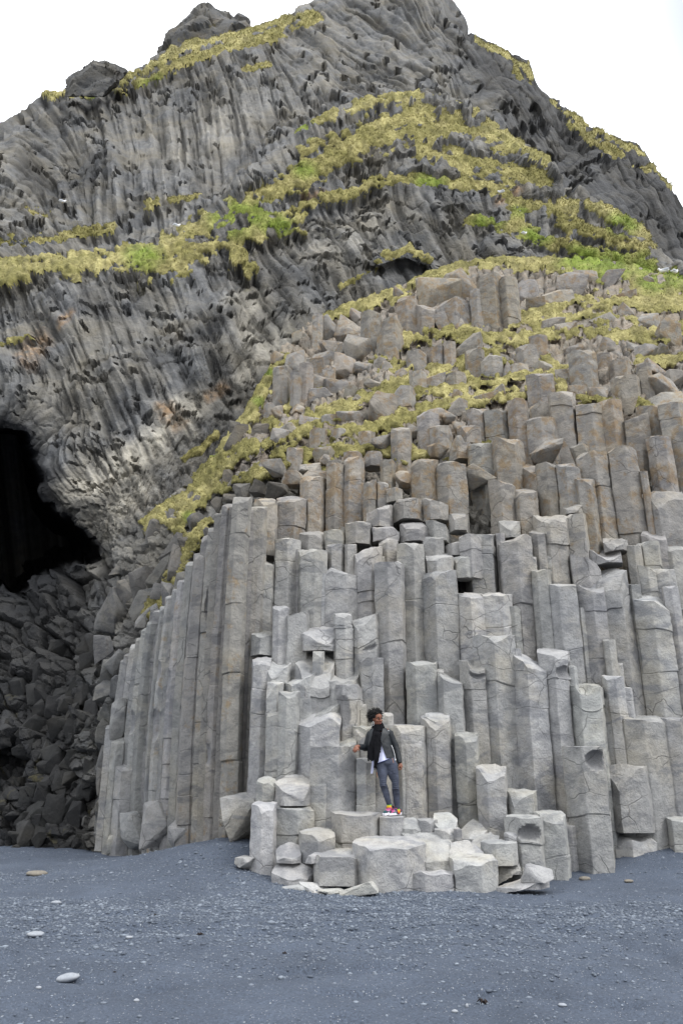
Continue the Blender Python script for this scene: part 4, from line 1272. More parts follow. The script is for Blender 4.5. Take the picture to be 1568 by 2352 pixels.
# ---- upper slope, left part (crop G)
for a in [
    (100, 235, 695, 1090, 'c', ''), (215, 350, 545, 760, 'k', ''), (235, 330, 735, 1080, 'c', 'r'), (300, 405, 675, 1060, 'c', 'k'), (400, 480, 305, 610, 'c', 'k'), (470, 655, 325, 515, 'k', ''), (455, 592, 495, 600, 'k', ''),
    (395, 585, 575, 705, 'k', ''), (598, 775, 295, 485, 'k', ''), (585, 675, 500, 600, 'k', ''), (560, 722, 585, 795, 'k', ''), (685, 870, 420, 640, 'k', ''), (780, 935, 270, 610, 'c', 'k'), (918, 1105, 290, 690, 'c', 'l'),
    (1065, 1220, 160, 490, 'c', 'k'), (1205, 1365, 195, 485, 'c', 'r'), (340, 505, 775, 935, 'k', ''), (383, 535, 865, 985, 'k', ''), (392, 505, 645, 800, 'k', ''), (488, 575, 690, 865, 'k', ''), (500, 675, 775, 905, 'k', ''),
    (1140, 1290, 570, 770, 'c', ''), (1155, 1275, 750, 930, 'c', 'f'), (1290, 1380, 560, 740, 'c', ''), (1330, 1445, 545, 740, 'c', 'k'), (1262, 1438, 735, 910, 'c', 'l'), (1420, 1505, 515, 760, 'c', ''), (1438, 1580, 752, 890, 'b', 'k'),
    (845, 1040, 900, 1130, 'k', ''), (1035, 1195, 860, 1060, 'c', 'k'), (595, 775, 1035, 1160, 'k', ''), (478, 585, 1068, 1165, 'c', 'k'), (318, 455, 1075, 1185, 'k', ''), (385, 515, 1172, 1310, 'c', 'k'), (548, 685, 1172, 1255, 'b', 'k'),
    (758, 885, 1185, 1300, 'c', 'k'), (866, 1005, 1236, 1325, 'k', ''), (1018, 1175, 1168, 1360, 'c', 'k'), (1216, 1375, 1055, 1290, 'c', 'k'), (1316, 1475, 1132, 1350, 'c', 'k'), (1478, 1600, 1248, 1410, 'k', ''), (1148, 1245, 1134, 1225, 'k', ''),
    (1298, 1435, 1305, 1385, 'k', ''), (206, 325, 1325, 1440, 'c', 'k'), (438, 565, 1335, 1410, 'k', ''), (648, 785, 1340, 1420, 'b', 'k'), (798, 945, 1355, 1460, 'b', 'k'), (38, 175, 1425, 1530, 'k', ''), (318, 455, 1425, 1510, 'k', ''),
    (515, 650, 1415, 1600, 'c', 'k'), (1180, 1372, 1385, 1700, 'c', 'k'), (1368, 1590, 1412, 1740, 'c', 'k'), (148, 265, 1145, 1260, 'k', ''), (60, 165, 1165, 1330, 'k', ''), (718, 835, 685, 740, 'k', ''), (815, 945, 795, 885, 'k', ''),
    (655, 735, 855, 955, 'k', ''), (935, 1015, 655, 765, 'k', ''), (875, 945, 635, 725, 'k', ''), (1045, 1145, 715, 805, 'k', ''), (700, 780, 930, 1000, 'k', ''), (30, 110, 980, 1150, 'c', 'k'), (245, 330, 985, 1080, 'k', ''), (100, 190, 1000, 1110, 'k', ''),
    (1030, 1090, 100, 190, 'k', ''), (690, 760, 270, 350, 'k', ''), (870, 930, 300, 380, 'k', ''), (260, 330, 430, 520, 'k', ''), (100, 220, 590, 680, 'k', ''), (1370, 1480, 290, 450, 'k', ''), (1480, 1590, 270, 450, 'k', ''), (470, 540, 1390, 1450, 'k', ''),
    (930, 1040, 1420, 1540, 'c', 'k'), (1060, 1180, 1480, 1600, 'k', ''), (1400, 1480, 1060, 1130, 'k', ''), (1480, 1560, 890, 980, 'k', ''), (1480, 1570, 1120, 1200, 'k', ''), (180, 330, 1510, 1600, 'k', ''), (330, 520, 1500, 1600, 'k', '')]:
    xl, xr, yt, yb, kd, st = a
    put('G', xl, xr, yt, yb, kd, st, ref=0.8)

# ---- angular rocks on the left shoulder (crop H) and in the cave wall (crop L)
for xl, xr, yt, yb in [(442, 595, 775, 930), (562, 705, 712, 840), (570, 805, 855, 1020), (478, 625, 1015, 1290), (628, 745, 955, 1190), (758, 875, 595, 750), (780, 905, 735, 835), (365, 495, 1115, 1380), (342, 505, 1275, 1490),
                       (90, 350, 1265, 1570), (248, 365, 1205, 1410), (495, 625, 1235, 1350), (1055, 1205, 95, 320), (1200, 1315, 90, 230), (1035, 1120, 65, 170), (1005, 1085, 415, 545), (918, 990, 615, 730), (1108, 1205, 525, 650),
                       (1018, 1112, 586, 660), (722, 805, 465, 550), (195, 310, 1115, 1180), (428, 505, 895, 1010), (650, 760, 1150, 1330), (590, 700, 1210, 1400), (700, 780, 900, 1000), (1210, 1330, 500, 590), (1320, 1470, 510, 600),
                       (860, 940, 850, 930), (380, 470, 1400, 1560), (480, 570, 1390, 1560)]:
    put('H', xl, xr, yt, yb, 'k', '', ref=0.6, lich=0.28, tint=0.48, dY=0.12)


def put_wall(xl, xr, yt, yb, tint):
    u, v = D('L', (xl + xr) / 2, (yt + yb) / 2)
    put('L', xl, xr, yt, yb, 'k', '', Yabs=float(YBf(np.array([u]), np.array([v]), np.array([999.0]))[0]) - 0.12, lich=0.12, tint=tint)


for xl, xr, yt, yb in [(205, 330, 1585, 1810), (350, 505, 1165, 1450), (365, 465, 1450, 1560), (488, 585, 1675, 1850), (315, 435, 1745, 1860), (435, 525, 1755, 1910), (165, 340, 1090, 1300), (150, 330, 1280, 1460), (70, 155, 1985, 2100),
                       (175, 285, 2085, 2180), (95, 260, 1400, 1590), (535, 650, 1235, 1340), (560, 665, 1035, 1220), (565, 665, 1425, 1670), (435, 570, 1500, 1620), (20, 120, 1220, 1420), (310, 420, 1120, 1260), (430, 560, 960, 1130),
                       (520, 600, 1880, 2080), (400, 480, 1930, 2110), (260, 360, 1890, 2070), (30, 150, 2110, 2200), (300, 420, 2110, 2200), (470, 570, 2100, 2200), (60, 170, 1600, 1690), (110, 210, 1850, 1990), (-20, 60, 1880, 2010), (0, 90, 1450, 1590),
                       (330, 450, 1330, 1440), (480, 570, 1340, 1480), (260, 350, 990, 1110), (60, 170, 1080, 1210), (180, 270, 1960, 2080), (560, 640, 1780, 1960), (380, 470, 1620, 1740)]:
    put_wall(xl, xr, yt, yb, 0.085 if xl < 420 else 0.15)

# rocks that close the corner between the long columns and the cave
for xl, xr, yt, yb in [(545, 640, 980, 1130), (560, 650, 1110, 1240), (540, 640, 1220, 1350), (560, 660, 1330, 1480), (545, 630, 1460, 1620), (560, 650, 1600, 1760), (545, 635, 1740, 1890), (560, 640, 1870, 2020), (545, 640, 2000, 2120), (555, 640, 2090, 2200),
                       (610, 700, 1050, 1200), (630, 720, 1190, 1340)]:
    ub = D('L', (xl + xr) / 2, 0)[0]
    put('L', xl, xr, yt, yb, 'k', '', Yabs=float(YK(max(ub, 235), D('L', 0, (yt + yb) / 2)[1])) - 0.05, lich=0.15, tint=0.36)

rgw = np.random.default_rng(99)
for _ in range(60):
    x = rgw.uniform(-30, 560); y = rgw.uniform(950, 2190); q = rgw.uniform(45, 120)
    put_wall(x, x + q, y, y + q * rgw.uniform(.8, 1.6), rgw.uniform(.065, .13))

# the face goes on beyond the right edge of the view
for o, u, v0, v1, w, kd, st in list(ITEMS):
    if 1215 < u < 1640 and v1 < 1960 and not o.name.startswith('rock'):
        c = o.copy(); COL.objects.link(c)
        c.location.x += 440 / FPX * o.location.y / .95
        c['label'] = 'grey basalt column of the cliff beyond the right edge of the view'
        c['category'] = 'rock column'; c['group'] = 'basalt columns beyond the view'; c['kind'] = 'thing'
# ================================================================ the woman on the ledge
def cloth_mat(name, col, rough=0.85, spec=0.25, nscale=60.0, bump=0.3, var=0.15, dist=0.004):
    t = NT(name)
    n1 = t.noise(nscale, 3)
    n2_ = t.noise(9.0, 3)
    base = t.mix(1.0, col, t.ramp(n2_, [(0.3, 1 - var), (0.7, 1 + var)]), 'MULTIPLY')
    t.b.inputs['Specular IOR Level'].default_value = spec
    return t.fin(base, t.bump(t.math('ADD', n1, t.math('MULTIPLY', n2_, 1.5)), bump, dist), rough)


M_SKIN = cloth_mat('skin', (0.20, 0.078, 0.045), 0.5, 0.4, 90, 0.08, 0.08)
M_HAIR = cloth_mat('hair', (0.010, 0.009, 0.009), 0.7, 0.3, 120, 0.9, 0.3, 0.01)
M_LEATHER = cloth_mat('leather', (0.014, 0.017, 0.020), 0.48, 0.32, 45, 0.5, 0.2, 0.008)
M_SCARF = cloth_mat('black_wool', (0.0075, 0.0075, 0.009), 0.95, 0.1, 90, 0.9, 0.3, 0.008)
M_SHIRT = cloth_mat('shirt_cotton', (0.60, 0.62, 0.80), 0.9, 0.2, 60, 0.4, 0.08, 0.006)
M_TROUS = cloth_mat('grey_denim', (0.058, 0.066, 0.092), 0.9, 0.2, 70, 0.5, 0.28, 0.006)
M_METAL = cloth_mat('bright_metal', (0.75, 0.75, 0.75), 0.3, 0.5, 20, 0.0, 0.02)
M_SOLE = cloth_mat('white_rubber', (0.72, 0.70, 0.74), 0.6, 0.3, 20, 0.1, 0.05)
M_PINK = cloth_mat('pink_lace', (0.62, 0.04, 0.25), 0.6, 0.3, 30, 0.2, 0.1)
M_ORANGE = cloth_mat('copper_zip', (0.45, 0.18, 0.05), 0.4, 0.5, 30, 0.1, 0.1)
M_LIP = cloth_mat('lip_skin', (0.20, 0.06, 0.05), 0.45, 0.4, 60, 0.05, 0.05)
M_BLACKHEM = cloth_mat('blue_hem', (0.03, 0.045, 0.14), 0.9, 0.2)


def mat_eye():
    t = NT('eye')
    return t.fin((0.30, 0.28, 0.26), None, 0.35)


def mat_iris():
    t = NT('dark_iris')
    return t.fin((0.012, 0.008, 0.006), None, 0.15)


def mat_shoe():
    t = NT('patterned_shoe')
    v = t.n('ShaderNodeTexVoronoi'); v.inputs['Scale'].default_value = 38.0
    t.l(t.pos(), v.inputs['Vector'])
    s = t.n('ShaderNodeSeparateColor'); t.l(v.outputs['Color'], s.inputs[0])
    c = t.ramp(s.outputs[0], [(0.0, (0.015, 0.02, 0.03)), (0.45, (0.02, 0.09, 0.10)), (0.6, (0.03, 0.03, 0.05)), (0.72, (0.5, 0.05, 0.2)), (0.85, (0.10, 0.30, 0.32)), (0.95, (0.02, 0.02, 0.03))])
    return t.fin(c, None, 0.6)


def mat_sock(z0, z1):
    t = NT('rainbow_sock')
    sp = t.n('ShaderNodeSeparateXYZ'); t.l(t.pos(), sp.inputs[0])
    f = t.math('DIVIDE', t.math('SUBTRACT', sp.outputs[2], z0), z1 - z0)
    c = t.ramp(f, [(0.0, (0.55, 0.04, 0.10)), (0.2, (0.62, 0.13, 0.02)), (0.4, (0.66, 0.32, 0.02)), (0.58, (0.55, 0.45, 0.03)), (0.7, (0.12, 0.45, 0.06)), (0.82, (0.01, 0.25, 0.55)), (1.0, (0.01, 0.2, 0.5))])
    return t.fin(c, None, 0.9)


def F(fx, fy, y=0.0):
    return np.array([(fx - 930) / 909.0, y, (1705 - fy) / 909.0])


_iv, _if = ico(3)


def ell(c, r, R=None):
    V = _iv * np.array(r)
    if R is not None:
        V = V @ np.array(R).T
    return V + np.array(c), _if


def tube(pts, rads, n=16, sub=4, flat=None):
    """a smooth limb through pts with the given radii; flat = (axis, factor) squeezes it"""
    P = np.array(pts, float); r = np.array(rads, float)
    m = len(P)
    tt = np.linspace(0, m - 1, (m - 1) * sub + 1)

    def cr(A, t):
        i = np.clip(np.floor(t).astype(int), 0, m - 2)
        f = (t - i)
        if A.ndim > 1: f = f[:, None]
        g = lambda k: A[np.clip(k, 0, m - 1)]
        a, b, c, d = g(i - 1), g(i), g(i + 1), g(i + 2)
        return 0.5 * (2 * b + (c - a) * f + (2 * a - 5 * b + 4 * c - d) * f ** 2 + (3 * b - a - 3 * c + d) * f ** 3)
    C = cr(P, tt); rr = cr(r, tt)
    T = np.gradient(C, axis=0); T /= np.linalg.norm(T, axis=1, keepdims=True) + 1e-9
    up = np.array([0.13, 1, 0.07])
    A = np.cross(T, up); A /= np.linalg.norm(A, axis=1, keepdims=True) + 1e-9
    B = np.cross(T, A)
    th = np.arange(n) / n * 2 * PI
    fl = 1.0 if flat is None else flat
    V = C[:, None] + rr[:, None, None] * (np.cos(th)[None, :, None] * A[:, None] + fl * np.sin(th)[None, :, None] * B[:, None])
    k = len(C)
    V = np.concatenate([V.reshape(-1, 3), [C[0] - T[0] * rr[0] * 0.6], [C[-1] + T[-1] * rr[-1] * 0.6]])
    f = []
    for i in range(k - 1):
        for j in range(n):
            a, b = i * n + j, i * n + (j + 1) % n
            f.append([a, b, b + n]); f.append([a, b + n, a + n])
    for j in range(n):
        f.append([k * n, (j + 1) % n, j]); f.append([k * n + 1, (k - 1) * n + j, (k - 1) * n + (j + 1) % n])
    return V, np.array(f)


def joined(parts):
    Vs, Fs, o = [], [], 0
    for V, f in parts:
        Vs.append(V); Fs.append(np.asarray(f) + o); o += len(V)
    return np.concatenate(Vs), np.concatenate(Fs)


def blob(name, parts, voxel, mat, parent, smooth_it=4, noise=None):
    """the union of overlapping shapes as one continuous surface"""
    V, f = joined(parts)
    me = np_mesh(name + '_raw', V, f, [mat])
    o = bpy.data.objects.new(name, me)
    COL.objects.link(o)
    m = o.modifiers.new('r', 'REMESH'); m.mode = 'VOXEL'; m.voxel_size = voxel; m.use_smooth_shade = True
    if smooth_it:
        s = o.modifiers.new('s', 'SMOOTH'); s.iterations = smooth_it; s.factor = 0.5
    dg = bpy.context.evaluated_depsgraph_get()
    nm = bpy.data.meshes.new_from_object(o.evaluated_get(dg))
    o.modifiers.clear()
    o.data = nm
    nm.name = name
    nm.materials.clear(); nm.materials.append(mat)
    if noise:
        a, s_, sd = noise
        n = len(nm.vertices)
        co = np.empty(n * 3, np.float32); nm.vertices.foreach_get('co', co)
        no = np.empty(n * 3, np.float32); nm.vertices.foreach_get('normal', no)
        co = co.reshape(-1, 3); no = no.reshape(-1, 3)
        co = co + no * (a * fbm(co * np.array(s_), 2, sd))[:, None]
        nm.vertices.foreach_set('co', co.astype(np.float32).ravel())
    nm.polygons.foreach_set('use_smooth', np.ones(len(nm.polygons), bool))
    nm.update()
    bpy.data.meshes.remove(me)
    o.parent = parent
    return o


def sheet(name, G, mat, parent, thick=0.008, extra=()):
    """a cloth grid G (rows, cols, 3) given a thickness"""
    r, c = G.shape[:2]
    f = quads(r, c)
    tri = np.concatenate([f[:, [0, 1, 2]], f[:, [0, 2, 3]]])
    du = np.gradient(G, axis=1); dv = np.gradient(G, axis=0)
    n = np.cross(du, dv); n /= np.linalg.norm(n, axis=-1, keepdims=True) + 1e-9
    V = np.concatenate([(G + n * thick / 2).reshape(-1, 3), (G - n * thick / 2).reshape(-1, 3)])
    N = r * c
    i = np.arange(N).reshape(r, c)
    rim = np.concatenate([i[0, :], i[1:, -1], i[-1, -2::-1], i[-2:0:-1, 0]])
    nx = np.roll(rim, -1)
    side = np.concatenate([np.stack([rim, nx, nx + N], -1), np.stack([rim, nx + N, rim + N], -1)])
    T = np.concatenate([tri, tri[:, ::-1] + N, side])
    V, T = joined([(V, T)] + list(extra))
    return link(name, np_mesh(name, V, T, [mat], True, None, 50), parent=parent)


PY = 13.42
foot = at(*[((1200 + 930 / 3.92) * .6272), ((2550 + 1700 / 3.92) * .6272)], PY)
person = bpy.data.objects.new('person', None)
COL.objects.link(person)
person.location = foot
tag(person, 'person in black leather jacket and grey trousers, standing on the ledge, arm on a block', 'person')

# --- joints
HIP_L, HIP_R = F(785, 1010, 0.0), F(925, 1010, 0.0)
KNE_L, KNE_R = F(795, 1250, -0.07), F(975, 1290, -0.05)
ANK_L, ANK_R = F(880, 1585, -0.01), F(1003, 1640, 0.02)
PEL, WAI, CHE, NEK = F(855, 985, 0.01), F(805, 850, 0.04), F(765, 660, 0.06), F(735, 505, 0.08)
SH_L, SH_R = F(622, 548, 0.08), F(893, 535, 0.06)
EL_L, WR_L = F(553, 775, 0.10), F(425, 752, -0.09)
EL_R, WR_R = F(1003, 772, 0.07), F(1050, 985, 0.0)
HC = F(725, 352, 0.055)
yaw = math.radians(34)
RH = np.array((Matrix.Rotation(yaw, 3, 'Z') @ Matrix.Rotation(math.radians(7), 3, 'X') @ Matrix.Rotation(math.radians(-4), 3, 'Y')))


def H(x, y, z):
    return HC + RH @ np.array([x, y, z])


parts = [ell(H(0, .012, .022), (.072, .090, .092), RH), ell(H(0, -.028, -.055), (.053, .060, .062), RH), ell(H(0, -.064, -.096), (.026, .022, .020), RH),
         ell(H(0, -.05, .04), (.058, .040, .05), RH), ell(H(0.034, -.052, -.025), (.030, .032, .028), RH), ell(H(-0.034, -.052, -.025), (.030, .032, .028), RH),
         tube([H(0, -.082, .012), H(0, -.096, -.012), H(0, -.108, -.030)], [.009, .011, .014], 10), ell(H(.013, -.094, -.033), (.010, .010, .008), RH), ell(H(-.013, -.094, -.033), (.010, .010, .008), RH),
         ell(H(0, -.087, -.062), (.022, .010, .011), RH), tube([H(-.05, -.066, .028), H(0, -.086, .026), H(.05, -.066, .028)], [.009, .010, .009], 10),
         ell(H(.073, .008, -.012), (.010, .020, .030), RH), ell(H(-.073, .008, -.012), (.010, .020, .030), RH),
         tube([H(0, .02, -.05), NEK + [0, 0, .05], NEK + [0, 0, -.03]], [.053, .050, .06]),
         tube([NEK, CHE, WAI, PEL], [.075, .115, .10, .115], 20, 5, 0.68), tube([SH_L, NEK + [0, .01, -.05], SH_R], [.045, .062, .045]),
         tube([SH_L, (SH_L + EL_L) / 2, EL_L, (EL_L * .6 + WR_L * .4), WR_L], [.052, .043, .037, .037, .024]), tube([SH_R, (SH_R + EL_R) / 2, EL_R, (EL_R * .6 + WR_R * .4), WR_R], [.052, .043, .037, .037, .024]),
         tube([HIP_L, (HIP_L + KNE_L) / 2, KNE_L, KNE_L * .65 + ANK_L * .35 + [0, .02, 0], ANK_L], [.07, .058, .042, .042, .030]), tube([HIP_R, (HIP_R + KNE_R) / 2, KNE_R, KNE_R * .65 + ANK_R * .35 + [0, .02, 0], ANK_R], [.07, .058, .042, .042, .030])]
# the hand that droops over the edge of the block
kn = F(397, 782, -0.125)
parts += [tube([WR_L, (WR_L + kn) / 2 + [0, 0, .006], kn], [.024, .032, .030], 14, 4, 0.55)]
for k, (dx, ln, dy) in enumerate(((-.030, .062, .012), (-.011, .074, -.004), (.009, .068, -.008), (.027, .052, -.004))):
    b0 = kn + [dx, dy, .004 - .004 * k]
    m1 = b0 + np.array([-.010, -.012, -.030]) * (ln / .07)
    m2 = m1 + np.array([-.004, .004, -.022]) * (ln / .07)
    m3 = m2 + np.array([.001, .010, -.016]) * (ln / .07)
    parts.append(tube([b0, m1, m2, m3], [.0100, .0092, .0084, .0070], 10))
tb = WR_L * .5 + kn * .5 + np.array([.022, -.012, -.012])
parts.append(tube([tb, tb + [.012, -.012, -.028], tb + [.008, -.016, -.052]], [.013, .0105, .0085], 10))
# the hand hanging at her side, loosely closed
kn = F(1066, 1048, -0.02)
parts += [tube([WR_R, (WR_R + kn) / 2, kn], [.024, .033, .031], 14, 4, 0.62)]
for k, (dy, ln) in enumerate(((-.030, .060), (-.010, .068), (.010, .064), (.028, .050))):
    b0 = kn + [0.004, dy, 0]
    m1 = b0 + np.array([-.004, 0, -.030]) * (ln / .065)
    m2 = m1 + np.array([-.022, -.002, -.012]) * (ln / .065)
    m3 = m2 + np.array([-.016, -.002, .012]) * (ln / .065)
    parts.append(tube([b0, m1, m2, m3], [.0100, .0094, .0086, .0074], 10))
tb = WR_R * .45 + kn * .55 + np.array([-.018, -.022, .0])
parts.append(tube([tb, tb + [-.012, -.014, -.028], tb + [-.014, -.008, -.050]], [.013, .011, .009], 10))
body = blob('body', parts, 0.0055, M_SKIN, person, 3)
for s in (-1, 1):
    V, f = ell(H(.031 * s, -.0715, .006), (.0115, .008, .006), RH)
    e = link('eye', np_mesh('eye', V, f, [mat_eye() if s < 0 else bpy.data.materials['eye']]), parent=body)
    V, f = ell(H(.031 * s + .003, -.0775, .006), (.0062, .004, .0058), RH)
    link('iris', np_mesh('iris', V, f, [mat_iris() if s < 0 else bpy.data.materials['dark_iris']]), parent=body)
    V, f = tube([H(.047 * s, -.072, .027), H(.032 * s, -.087, .033), H(.014 * s, -.090, .029)], [.003, .0042, .003], 8)
    link('eyebrow', np_mesh('eyebrow', V, f, [M_HAIR]), parent=body)
V, f = joined([ell(H(0, -.096, -.0565), (.022, .007, .0055), RH), ell(H(0, -.095, -.067), (.020, .008, .0065), RH)])
link('lips', np_mesh('lips', V, f, [M_LIP]), parent=body)

# hair: a soft cloud of curls, drawn back from the brow
rg = np.random.default_rng(5)
hp = [ell(H(0, .026, .040), (.084, .092, .092), RH)]
cur = []
for _ in range(620):
    q = rg.normal(0, 1, 3); q /= np.linalg.norm(q)
    if q[1] < -0.30 and q[2] < 0.62: continue
    if q[2] < -0.55: continue
    if q[1] < -.1 and q[2] < .15: continue
    back = 1 + 0.26 * max(0, q[1]) + 0.20 * max(0, -q[0] * (q[1] > -.2)) + 0.10 * max(0, q[2])
    p = H(*(np.array([0, .022, .030]) + q * np.array([.084, .098, .100]) * back * rg.uniform(.92, 1.06)))
    hp.append(ell(p, (rg.uniform(.011, .019),) * 3))
    if rg.random() < .8:
        d = RH @ q + rg.normal(0, .5, 3); d /= np.linalg.norm(d)
        e1 = rg.normal(0, .012, 3)
        cur.append(tube([p, p + d * .022 + e1, p + d * .036 - e1, p + d * .046 + e1], [.0035, .003, .0024, .0014], 5, 2))
hair = blob('hair', hp, 0.007, M_HAIR, person, 1, (0.006, (60, 60, 60), 3))
V, f = joined(cur)
link('curls', np_mesh('curls', V, f, [M_HAIR]), parent=hair)
for s in (-1, 1):
    c = H(.080 * s, .0, -.072)
    ring = [c + RH @ np.array([0, math.sin(t) * .024, math.cos(t) * .034]) for t in np.linspace(0, 2 * PI, 17)]
    V, f = tube(ring, [.0030] * 17, 6, 2)
    link('earring', np_mesh('earring', V, f, [M_METAL]), parent=person)

# --- trousers
tp = [tube([PEL + [0, 0, .10], PEL, (HIP_L + HIP_R) / 2 + [0, 0, -.02]], [.125, .158, .150], 24, 5, 0.78),
      tube([HIP_L, HIP_L * .5 + KNE_L * .5, KNE_L + [0, 0, .05], KNE_L + [0, 0, -.03], KNE_L * .66 + ANK_L * .34 + [0, .022, 0], ANK_L + [0, 0, .02]], [.102, .086, .064, .058, .058, .040], 20, 6),
      tube([HIP_R, HIP_R * .5 + KNE_R * .5, KNE_R + [0, 0, .05], KNE_R + [0, 0, -.03], KNE_R * .66 + ANK_R * .34 + [0, .022, 0], ANK_R + [0, 0, .02]], [.102, .086, .064, .058, .058, .042], 20, 6)]
for kk in (KNE_L, KNE_R):                    # stitched folds at the knees
    for j in range(5):
        z = .045 - .028 * j
        tp.append(tube([kk + [-.050, -.024, z - .004], kk + [0, -.060, z + .006], kk + [.050, -.024, z - .006]], [.010, .011, .010], 8))
tr = blob('trousers', tp, 0.006, M_TROUS, person, 3, (0.004, (14, 14, 40), 8))
fl = np.array([F(938, 1085, -.115), F(1012, 1083, -.075), F(1016, 1120, -.075), F(980, 1142, -.105), F(942, 1124, -.118)])
g = np.stack([np.stack([fl[0], (fl[0] + fl[1]) / 2 + [0, -.012, 0], fl[1]]), np.stack([fl[4], fl[3], fl[2]])])
sheet('pocket_flap', g, M_TROUS, tr, 0.010)
for (a, b) in ((F(935, 925, -.125), F(952, 990, -.128)), (F(703, 1120, -.075), F(712, 1195, -.085))):
    V, f = tube([a, (a + b) / 2 + [0, -.004, 0], b], [.0032] * 3, 6)
    link('zip', np_mesh('zip', V, f, [M_ORANGE]), parent=tr)

# --- shirt
th = np.linspace(-PI, PI, 49)
rows = []
for k, t in enumerate(np.linspace(0, 1, 14)):
    z = 1.27 + (0.80 - 1.27) * t
    c = np.interp(z, [.8, .95, 1.1, 1.3], [-.135, -.16, -.18, -.205])
    a = np.interp(z, [.8, .95, 1.1, 1.3], [.150, .150, .155, .12])
    b = np.interp(z, [.8, .95, 1.1, 1.3], [.132, .118, .108, .07])
    cy = np.interp(z, [.8, 1.3], [.02, .08])
    x = c + a * np.sin(th); y = cy - b * np.cos(th)
    rows.append(np.stack([x, y + .006 * np.sin(9 * th + 5 * t), z + t * (x - (-.25)) * .36 - .02 * t], -1))
sh = sheet('shirt', np.array(rows), M_SHIRT, person, 0.006)
hem = rows[-1][12:37] + np.array([0, -.002, -.006])
V, f = tube(list(hem), [.006] * len(hem), 6, 1)
link('hem', np_mesh('hem', V, f, [M_BLACKHEM]), parent=sh)
g = np.array([[F(640, 950, .06), F(690, 950, .05)], [F(628, 1040, .05), F(672, 1045, .045)], [F(618, 1137, .05), F(648, 1137, .05)]])
sheet('shirt_tail', g, M_SHIRT, sh, 0.006)

# --- leather jacket: an open shell with sleeves and lapels
zs_ = np.linspace(1.345, 0.862, 26)
JC = lambda z: np.interp(z, [.86, .95, 1.1, 1.25, 1.35], [-.170, -.175, -.190, -.195, -.205])
JA = lambda z: np.interp(z, [.86, .95, 1.1, 1.25, 1.31, 1.35], [.222, .212, .195, .178, .150, .075])
JB = lambda z: np.interp(z, [.86, .95, 1.1, 1.25, 1.31, 1.35], [.158, .150, .142, .120, .095, .075])
JY = lambda z: np.interp(z, [.86, 1.35], [.03, .085])
EL = lambda z: np.interp(z, [.87, 1.0, 1.1, 1.17, 1.26, 1.35], [-.392, -.365, -.335, -.312, -.306, -.272])
ER = lambda z: np.interp(z, [.87, 1.0, 1.08, 1.16, 1.25, 1.35], [-.088, -.140, -.165, -.175, -.158, -.140])


def jac(z, x=None, th=None, out=0.0):
    c, a, b, cy = JC(z), JA(z), JB(z), JY(z)
    if th is None:
        s = np.clip((x - c) / a, -.995, .995)
        th = np.arcsin(s)
    return np.stack([c + (a + out) * np.sin(th), cy - (b + out) * np.cos(th), z + 0 * th], -1)


rows = []
for z in zs_:
    c, a = JC(z), JA(z)
    tr_ = np.arcsin(np.clip((ER(z) - c) / a, -.98, .98))
    tl_ = np.arcsin(np.clip((EL(z) - c) / a, -.98, .98))
    th = np.linspace(tr_, 2 * PI + tl_, 60)
    hemz = z + (0.862 - z) * 0 + 0.0
    P = jac(z, th=th)
    P[:, 2] = hemz
    wr = 0.006 * fbm(np.stack([P[:, 0] * 9, P[:, 1] * 9, P[:, 2] * 16], -1), 2, 77)
    n = np.stack([np.sin(th), -np.cos(th), 0 * th], -1)
    rows.append(P + n * wr[:, None])
ex = []
for (S, E, W) in ((SH_L + [.01, 0, .0], EL_L, WR_L + [.03, .03, 0]), (SH_R, EL_R, WR_R)):
    m1 = S * .55 + E * .45; m2 = E * .55 + W * .45
    V, f = tube([S + [0.02 if S[0] > -.2 else -.0, 0, .004], S * .8 + E * .2, m1, E * .9 + S * .1, E * .85 + W * .15, m2, W], [.058, .066, .061, .055, .054, .049, .041], 22, 8)
    nn = fbm(V * np.array([16, 16, 30.]), 2, 79)
    ctr = V - (S + E + W) / 3
    V = V + 0.007 * nn[:, None] * ctr / (np.linalg.norm(ctr, axis=1, keepdims=True) + 1e-9)
    ex.append((V, f))
jk = sheet('jacket', np.array(rows), M_LEATHER, person, 0.010, ex)
# wide right lapel, narrow left one, collar
zz = np.linspace(1.335, 1.10, 9)
g = []
for z in zz:
    wid = np.interp(z, [1.10, 1.17, 1.24, 1.26, 1.335], [.006, .055, .105, .105, .085])
    xs_ = np.linspace(ER(z) - .004, ER(z) + wid, 5)
    g.append(jac(z, x=xs_, out=.026))
sheet('lapel', np.array(g), M_LEATHER, jk, 0.012)
g = []
for z in np.linspace(1.33, 1.06, 9):
    wid = np.interp(z, [1.06, 1.2, 1.33], [.006, .04, .035])
    g.append(jac(z, x=np.linspace(EL(z) - wid, EL(z) + .006, 4), out=.018))
sheet('lapel', np.array(g), M_LEATHER, jk, 0.012)
th = np.linspace(.75, 2 * PI - .75, 30)
g = [np.stack([-.207 + (.080 + o_) * np.sin(th), .085 - (.078 + o_) * np.cos(th), z + .02 * np.cos(th) + 0 * th], -1) for z, o_ in ((1.325, .02), (1.35, .012), (1.385, .004))]
sheet('collar', np.array(g), M_LEATHER, jk, 0.010)
zp = [F(925, 742, -.125), F(950, 800, -.128), F(968, 870, -.128), F(978, 935, -.130)]
V, f = joined([tube(zp, [.0045] * 4, 6), ell(F(980, 945, -.132), (.010, .006, .014))])
link('zip', np_mesh('zip', V, f, [M_METAL]), parent=jk)
p = jac(np.array([1.297]), x=np.array([-.068]), out=.032)[0]
V, f = ell(p, (.009, .005, .009))
link('button', np_mesh('button', V, f, [M_METAL]), parent=jk)

